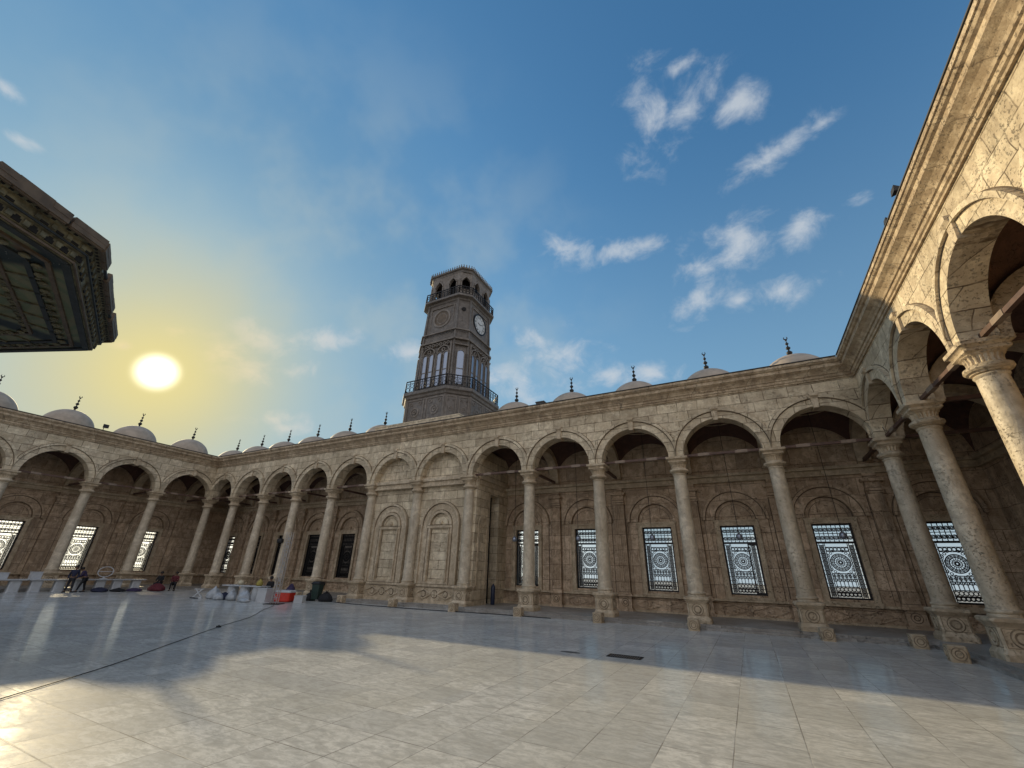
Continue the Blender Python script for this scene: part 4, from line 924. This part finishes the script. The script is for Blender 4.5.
# ------------------------------------------------------------------ people
def person(loc, rz, pose, top, bottom, label, hair='hair', group=None, scale=1.):
    """joints in metres, z up, facing -y"""
    J, Rd = {}, {}
    def add(nm, p, r): J[nm] = Vector(p); Rd[nm] = r
    if pose == 'stand':
        hip = .92; lean = 0
        add('pel', (0, 0, .94), .135); add('waist', (0, 0, 1.10), .125); add('chest', (0, 0, 1.32), .145); add('nb', (0, 0, 1.46), .075); add('neck', (0, 0, 1.52), .055); add('h1', (0, -.01, 1.60), .085); add('h2', (0, -.01, 1.68), .095)
        for s, nm in ((-1, 'L'), (1, 'R')):
            add('hip'+nm, (s*.09, 0, .88), .10); add('kn'+nm, (s*.13, -.03*s, .48), .065); add('an'+nm, (s*.17, 0, .09), .042); add('to'+nm, (s*.19, -.16, .04), .035)
            add('sh'+nm, (s*.185, 0, 1.40), .06); add('el'+nm, (s*.25, .03, 1.13), .043); add('wr'+nm, (s*.23, -.10, .90), .03); add('hd'+nm, (s*.22, -.13, .83), .035)
    elif pose == 'bend':
        add('pel', (0, .05, .92), .135); add('waist', (0, -.02, 1.08), .125); add('chest', (0, -.14, 1.27), .145); add('nb', (0, -.2, 1.38), .075); add('neck', (0, -.24, 1.43), .055); add('h1', (0, -.29, 1.49), .085); add('h2', (0, -.32, 1.56), .095)
        for s, nm in ((-1, 'L'), (1, 'R')):
            add('hip'+nm, (s*.09, .05, .87), .10); add('kn'+nm, (s*.14, .0-.1*s, .47), .065); add('an'+nm, (s*.15, .02-.18*s, .09), .042); add('to'+nm, (s*.16, -.14-.18*s, .04), .035)
            add('sh'+nm, (s*.185, -.17, 1.35), .06); add('el'+nm, (s*.22, -.2, 1.08), .043); add('wr'+nm, (s*.15, -.40, .98), .03); add('hd'+nm, (s*.13, -.47, .96), .035)
    else:   # sitting, seat about .5
        add('pel', (0, 0, .60), .14); add('waist', (0, 0, .76), .13); add('chest', (0, -.04, .98), .15); add('nb', (0, -.06, 1.12), .075); add('neck', (0, -.07, 1.18), .055); add('h1', (0, -.09, 1.25), .085); add('h2', (0, -.10, 1.33), .095)
        for s, nm in ((-1, 'L'), (1, 'R')):
            add('hip'+nm, (s*.10, -.04, .56), .10); add('kn'+nm, (s*.15, -.44, .54), .068); add('an'+nm, (s*.15, -.42, .09), .042); add('to'+nm, (s*.16, -.58, .04), .035)
            add('sh'+nm, (s*.185, -.04, 1.06), .06); add('el'+nm, (s*.24, -.08, .80), .043); add('wr'+nm, (s*.14, -.32, .70), .03); add('hd'+nm, (s*.12, -.40, .68), .035)
    E_ = [('pel', 'waist'), ('waist', 'chest'), ('chest', 'nb'), ('nb', 'neck'), ('neck', 'h1'), ('h1', 'h2')]
    for nm in 'LR': E_ += [('pel', 'hip'+nm), ('hip'+nm, 'kn'+nm), ('kn'+nm, 'an'+nm), ('an'+nm, 'to'+nm), ('chest', 'sh'+nm), ('sh'+nm, 'el'+nm), ('el'+nm, 'wr'+nm), ('wr'+nm, 'hd'+nm)]
    def skin(nm_, keys, edges, mat, parent, grow=0., root=None):
        keys = list(keys); me = bpy.data.meshes.new(nm_); me.from_pydata([J[k] for k in keys], [(keys.index(a), keys.index(c)) for a, c in edges], []); o = bpy.data.objects.new(nm_, me); C.objects.link(o)
        md = o.modifiers.new('skin', 'SKIN')
        if not me.skin_vertices: me.attributes.new('x', 'FLOAT', 'POINT')
        sv = me.skin_vertices[0].data if me.skin_vertices else None
        if sv:
            for i, k in enumerate(keys): sv[i].radius = (Rd[k]+grow, Rd[k]+grow); sv[i].use_root = (k == root)
        md.use_smooth_shade = True; s2 = o.modifiers.new('sub', 'SUBSURF'); s2.levels = s2.render_levels = 1
        me.materials.append(M[mat]); o.parent = parent; return o
    body = skin('person', J.keys(), E_, 'skin', None, 0, 'pel')
    body.location = loc; body.rotation_euler = (0, 0, rz); body.scale = (scale,)*3
    # clothes: slightly larger shells
    topk = ['pel', 'waist', 'chest', 'nb', 'shL', 'elL', 'wrL', 'shR', 'elR', 'wrR']; te = [e for e in E_ if e[0] in topk and e[1] in topk]
    skin('jacket', topk, te, top, body, .022, 'pel')
    botk = ['pel', 'hipL', 'knL', 'anL', 'hipR', 'knR', 'anR']; be = [e for e in E_ if e[0] in botk and e[1] in botk]
    skin('trousers', botk, be, bottom, body, .016, 'pel')
    for nm in 'LR':
        sh = MB(); a = J['an'+nm]; t_ = J['to'+nm]; d = (t_-a); d.z = 0; d.normalize(); sh.obox(a-d*.08-Vector((0, 0, .055)), t_+d*.08-Vector((0, 0, .005)), .09, .07); sh.build('shoe', 'rubber', body)
    h = J['h2']; f = MB(); f.lathe([(.02, .13), (.07, .115), (.105, .06), (.112, 0), (.10, -.05), (.09, -.06)], 16, (h.x, h.y+.022, h.z)); f.build('hair', hair, body, 50)
    f = MB()
    f.lathe([(.001, -.014), (.017, -.006), (.017, .006), (.001, .014)], 8, (h.x, h.y-.105, h.z-.045)); 
    for s in (-1, 1): f.lathe([(.001, -.008), (.010, 0), (.001, .008)], 8, (h.x+s*.035, h.y-.09, h.z-.01)); f.box(h.x+s*.088-.012, h.x+s*.088+.012, h.y-.01, h.y+.02, h.z-.04, h.z+.02)
    f.box(h.x-.025, h.x+.025, h.y-.096, h.y-.085, h.z-.085, h.z-.078); f.build('face_features', 'skin', body)
    tag(body, label, 'person', group); return body
PG = 'people by the white tables'
person((2.95, -8.9, 0), R(60), 'stand', 'navy', 'trouser', 'standing person in a navy jacket and dark trousers, left of the pair', group=PG)
person((3.0, -8.25, 0), R(-30), 'bend', 'violet', 'blackc', 'person in violet and black leaning over the long table, right of the pair', group=PG)
def stool(loc, label):
    b = MB(); b.lathe([(.17, .43), (.18, .45), (.18, .49), (.16, .50)], 18); s_ = b.build('stool', 'iron', None, 40, loc); tag(s_, label, 'stool', 'stools under the seated people')
    for k in range(4): a = math.pi/4+k*math.pi/2; b = MB(); b.tube([(.12*math.cos(a), .12*math.sin(a), .44), (.2*math.cos(a), .2*math.sin(a), .002)], .014, 6); b.build('leg', 'iron', s_)
stool((3.0, -3.35, 0), 'black stool under the person in maroon'); stool((3.6, -2.55, 0), 'black stool under the person in black by the corner'); stool((17.3, -3.3, 0), 'black stool behind the table with drum legs')
person((3.0, -3.35, 0), R(40), 'sit', 'blackc', 'trouser', 'seated person in black at the right end of the long tables', group=PG)
person((3.6, -2.55, 0), R(60), 'sit', 'maroon', 'blackc', 'seated person in maroon close to the corner column', group=PG)
person((17.3, -3.3, 0), R(20), 'sit', 'blackc', 'trouser', 'person in black seated behind the table with drum legs', group=PG)
bag('yellow_bag', (16.75, -3.75, .842-.0), .2, .18, .42, 'yellow', 'yellow bag on the right end of the table with drum legs', 'bag', None, 20, False).location = (17.1, -4.0, .842)
b = MB(); b.lathe([(.12, 0), (.14, .04), (.14, 1.0), (.10, 1.1), (.05, 1.13), (.05, 1.2)], 18); o = b.build('gas_bottle', simple('dark_blue_paint', (.015, .025, .06), .4), None, 40, (31.62, 2.2, .2)); tag(o, 'slim dark blue gas bottle by the dark doorway beside the walled up bays', 'gas bottle')  # plain cylinder for an upright blue shape of unknown kind

# ------------------------------------------------------------------ world
w = bpy.data.worlds.new('World'); SC.world = w; w.use_nodes = True; w.node_tree.nodes.clear(); n = NT(w.node_tree)
SAZ, SEL = -73.8, 19.0
sky = n.new('ShaderNodeTexSky', sky_type='NISHITA', sun_disc=False, sun_elevation=R(SEL), sun_rotation=R(SAZ), altitude=200, air_density=1., dust_density=1.2, ozone_density=2.2)
Dv = n.new('ShaderNodeTexCoord').outputs['Generated']
col = sky.outputs[0]
SKYK = dict(tint=(1., 1., 1.))
sund = ray(157, 372)
dots = n.vm('DOT_PRODUCT', Dv, tuple(sund))
# clouds: soft patches at their own directions, broken up by noise
CL = [(648, 118, 26, 34, 20), (690, 105, 26, 26, 0), (733, 106, 36, 17, 10), (678, 68, 16, 8, 10), (775, 152, 52, 11, 28), (825, 122, 22, 6, 20),
      (575, 248, 26, 14, 0), (618, 252, 36, 9, 5), (735, 247, 46, 22, 10), (800, 230, 26, 16, 5), (705, 270, 22, 12, 0), (782, 290, 42, 12, 22), (696, 303, 24, 14, 60), (740, 300, 18, 7, 20),
      (565, 358, 34, 20, -15), (540, 340, 22, 10, -10), (650, 374, 30, 9, 12), (520, 385, 30, 16, -20), (500, 378, 30, 10, 0), (610, 375, 26, 8, 10),
      (180, 331, 22, 6, 0), (226, 352, 26, 12, -25), (250, 372, 28, 12, -25), (262, 338, 22, 12, -40), (290, 372, 24, 8, 10), (272, 419, 26, 7, -5), (288, 428, 20, 8, 0), (8, 90, 12, 10, 0), (20, 140, 14, 6, 0), (855, 198, 13, 6, 0), (120, 345, 10, 4, 0), (415, 352, 30, 8, 0), (322, 340, 30, 10, 10)]
acc = None
for px_, py_, rx, ry, ang in CL:
    d0 = ray(px_, py_); e = R(ang)
    rx *= 1.25; ry *= 1.35; dx = (ray(px_+rx*math.cos(e), py_-rx*math.sin(e))-d0); dy = (ray(px_+ry*math.sin(e), py_+ry*math.cos(e))-d0)
    s0 = n.vm('SUBTRACT', Dv, tuple(d0)); p = n.vm('DOT_PRODUCT', s0, tuple(dx/dx.length_squared)); q = n.vm('DOT_PRODUCT', s0, tuple(dy/dy.length_squared))
    r2 = n.math('MULTIPLY_ADD', p, p, n.math('MULTIPLY', q, q)); acc = r2 if acc is None else n.math('MINIMUM', acc, r2)
wgt = n.math('SUBTRACT', 1., n.math('POWER', acc, .5)); wgt = n.math('MAXIMUM', wgt, -1.2)
nz = n.noise(n.vm('MULTIPLY', Dv, (1, 1, 1.35)), 14., 10, .62, .35); nz2 = n.noise(Dv, 5., 4, .55)
val = n.math('ADD', n.math('MULTIPLY', wgt, .85), n.math('MULTIPLY', n.math('SUBTRACT', nz, .475), 3.3))
dens = n.math('MULTIPLY', n.sstep(val, -.05, 1.5), n.sstep(wgt, -.95, .1))
veil = n.math('MULTIPLY', n.sstep(nz2, .42, .70), n.sstep(n.vm('DOT_PRODUCT', Dv, tuple(ray(330, 380))), .70, 1.))
# sky tone, then glow, then clouds
cr, cg, cb_ = n.sep(n.scale(col, .1))
def tone(v, t, k): return n.math('DIVIDE', n.math('MULTIPLY', v, t), n.math('MULTIPLY_ADD', v, k, 1.))
skyc = n.scale(n.comb(tone(cr, .90, 1.2), tone(cg, 1.76, 1.71), tone(cb_, 2.26, 1.8)), 10.)
E_SKY = n
glow = n.math('POWER', n.math('MAXIMUM', dots, 0.), 46.); glow2 = n.math('POWER', n.math('MAXIMUM', dots, 0.), 160.); disc = n.math('POWER', n.sstep(dots, math.cos(R(3.1)), math.cos(R(.1))), 4.6)
DENSITY_NODES = (dens, veil, glow, glow2, disc)
cl_col = n.mix(n.math('MULTIPLY', glow, 1., 0, True), (5.4, 5.8, 6.2, 1), (8.2, 6.6, 3.2, 1))
cl_col = n.mix(n.sstep(nz, .55, .75, 0, .25), cl_col, (4.6, 4.9, 5.2, 1))
skyc = n.mix(n.math('MULTIPLY', n.sstep(n.sep(Dv)[2], .17, .03), .92), skyc, (5.6, 6.1, 6.7, 1))
skyc = n.mix(n.sstep(n.sep(Dv)[2], .86, .10, 0., .46), skyc, (3.2, 4.6, 5.3, 1))
skyc = n.scale(skyc, n.sstep(dots, .72, .97, 1., .80))
low = n.math('MULTIPLY', n.sstep(n.sep(Dv)[2], .16, .02), n.sstep(dots, .5, .93)); skyc = n.vm('ADD', skyc, n.scale(n.comb(22., 20., 15.), low))
a0 = n.mix(n.math('MULTIPLY', veil, .35), skyc, (4.4, 5.0, 4.8, 1))
a1 = n.mix(n.math('MULTIPLY', glow, .97), a0, (6.0, 5.2, 2.3, 1)); a1 = n.vm('ADD', a1, n.scale(n.comb(1.5, 1.2, .4), glow2))
a2 = n.mix(n.math('MULTIPLY', dens, .82), a1, cl_col)
# unseen bright cloud added behind the camera as fill for the shaded facades
rear_fill = n.math('MULTIPLY', n.sstep(n.vm('DOT_PRODUCT', Dv, tuple(FWD)), .36, -.15), n.sstep(n.noise(Dv, 3.2, 5), .25, .6, .55, 1.))
a2 = n.mix(n.math('MULTIPLY', rear_fill, .92), a2, (8.2, 8.2, 8.6, 1))
a3 = n.vm('ADD', a2, n.scale(n.comb(16., 15., 12.), disc))
bg = n.new('ShaderNodeBackground', ins={'Color': a3, 'Strength': .1}); wo = n.new('ShaderNodeOutputWorld'); n.l.new(bg.outputs[0], wo.inputs[0])

sun = bpy.data.lights.new('sun', 'SUN'); sun.energy = 4.; sun.angle = R(.6); sun.color = (1., .81, .49)
so = bpy.data.objects.new('sun', sun); C.objects.link(so)
sd = Vector((math.sin(R(SAZ))*math.cos(R(SEL)), math.cos(R(SAZ))*math.cos(R(SEL)), math.sin(R(SEL))))
so.rotation_euler = sd.to_track_quat('Z', 'Y').to_euler(); so.location = (0, 0, 40)

SC.view_settings.view_transform = 'Standard'; SC.view_settings.look = 'None'; SC.view_settings.exposure = .16; SC.view_settings.gamma = 1.; SC.view_settings.use_curve_mapping = False
SC.cycles.max_bounces = 6; SC.cycles.diffuse_bounces = 4; SC.cycles.glossy_bounces = 3; SC.cycles.transparent_max_bounces = 8
SC.cycles.use_denoising = True; SC.cycles.sample_clamp_indirect = 6; SC.cycles.sample_clamp_direct = 1.5; SC.cycles.caustics_reflective = False; SC.cycles.caustics_refractive = False
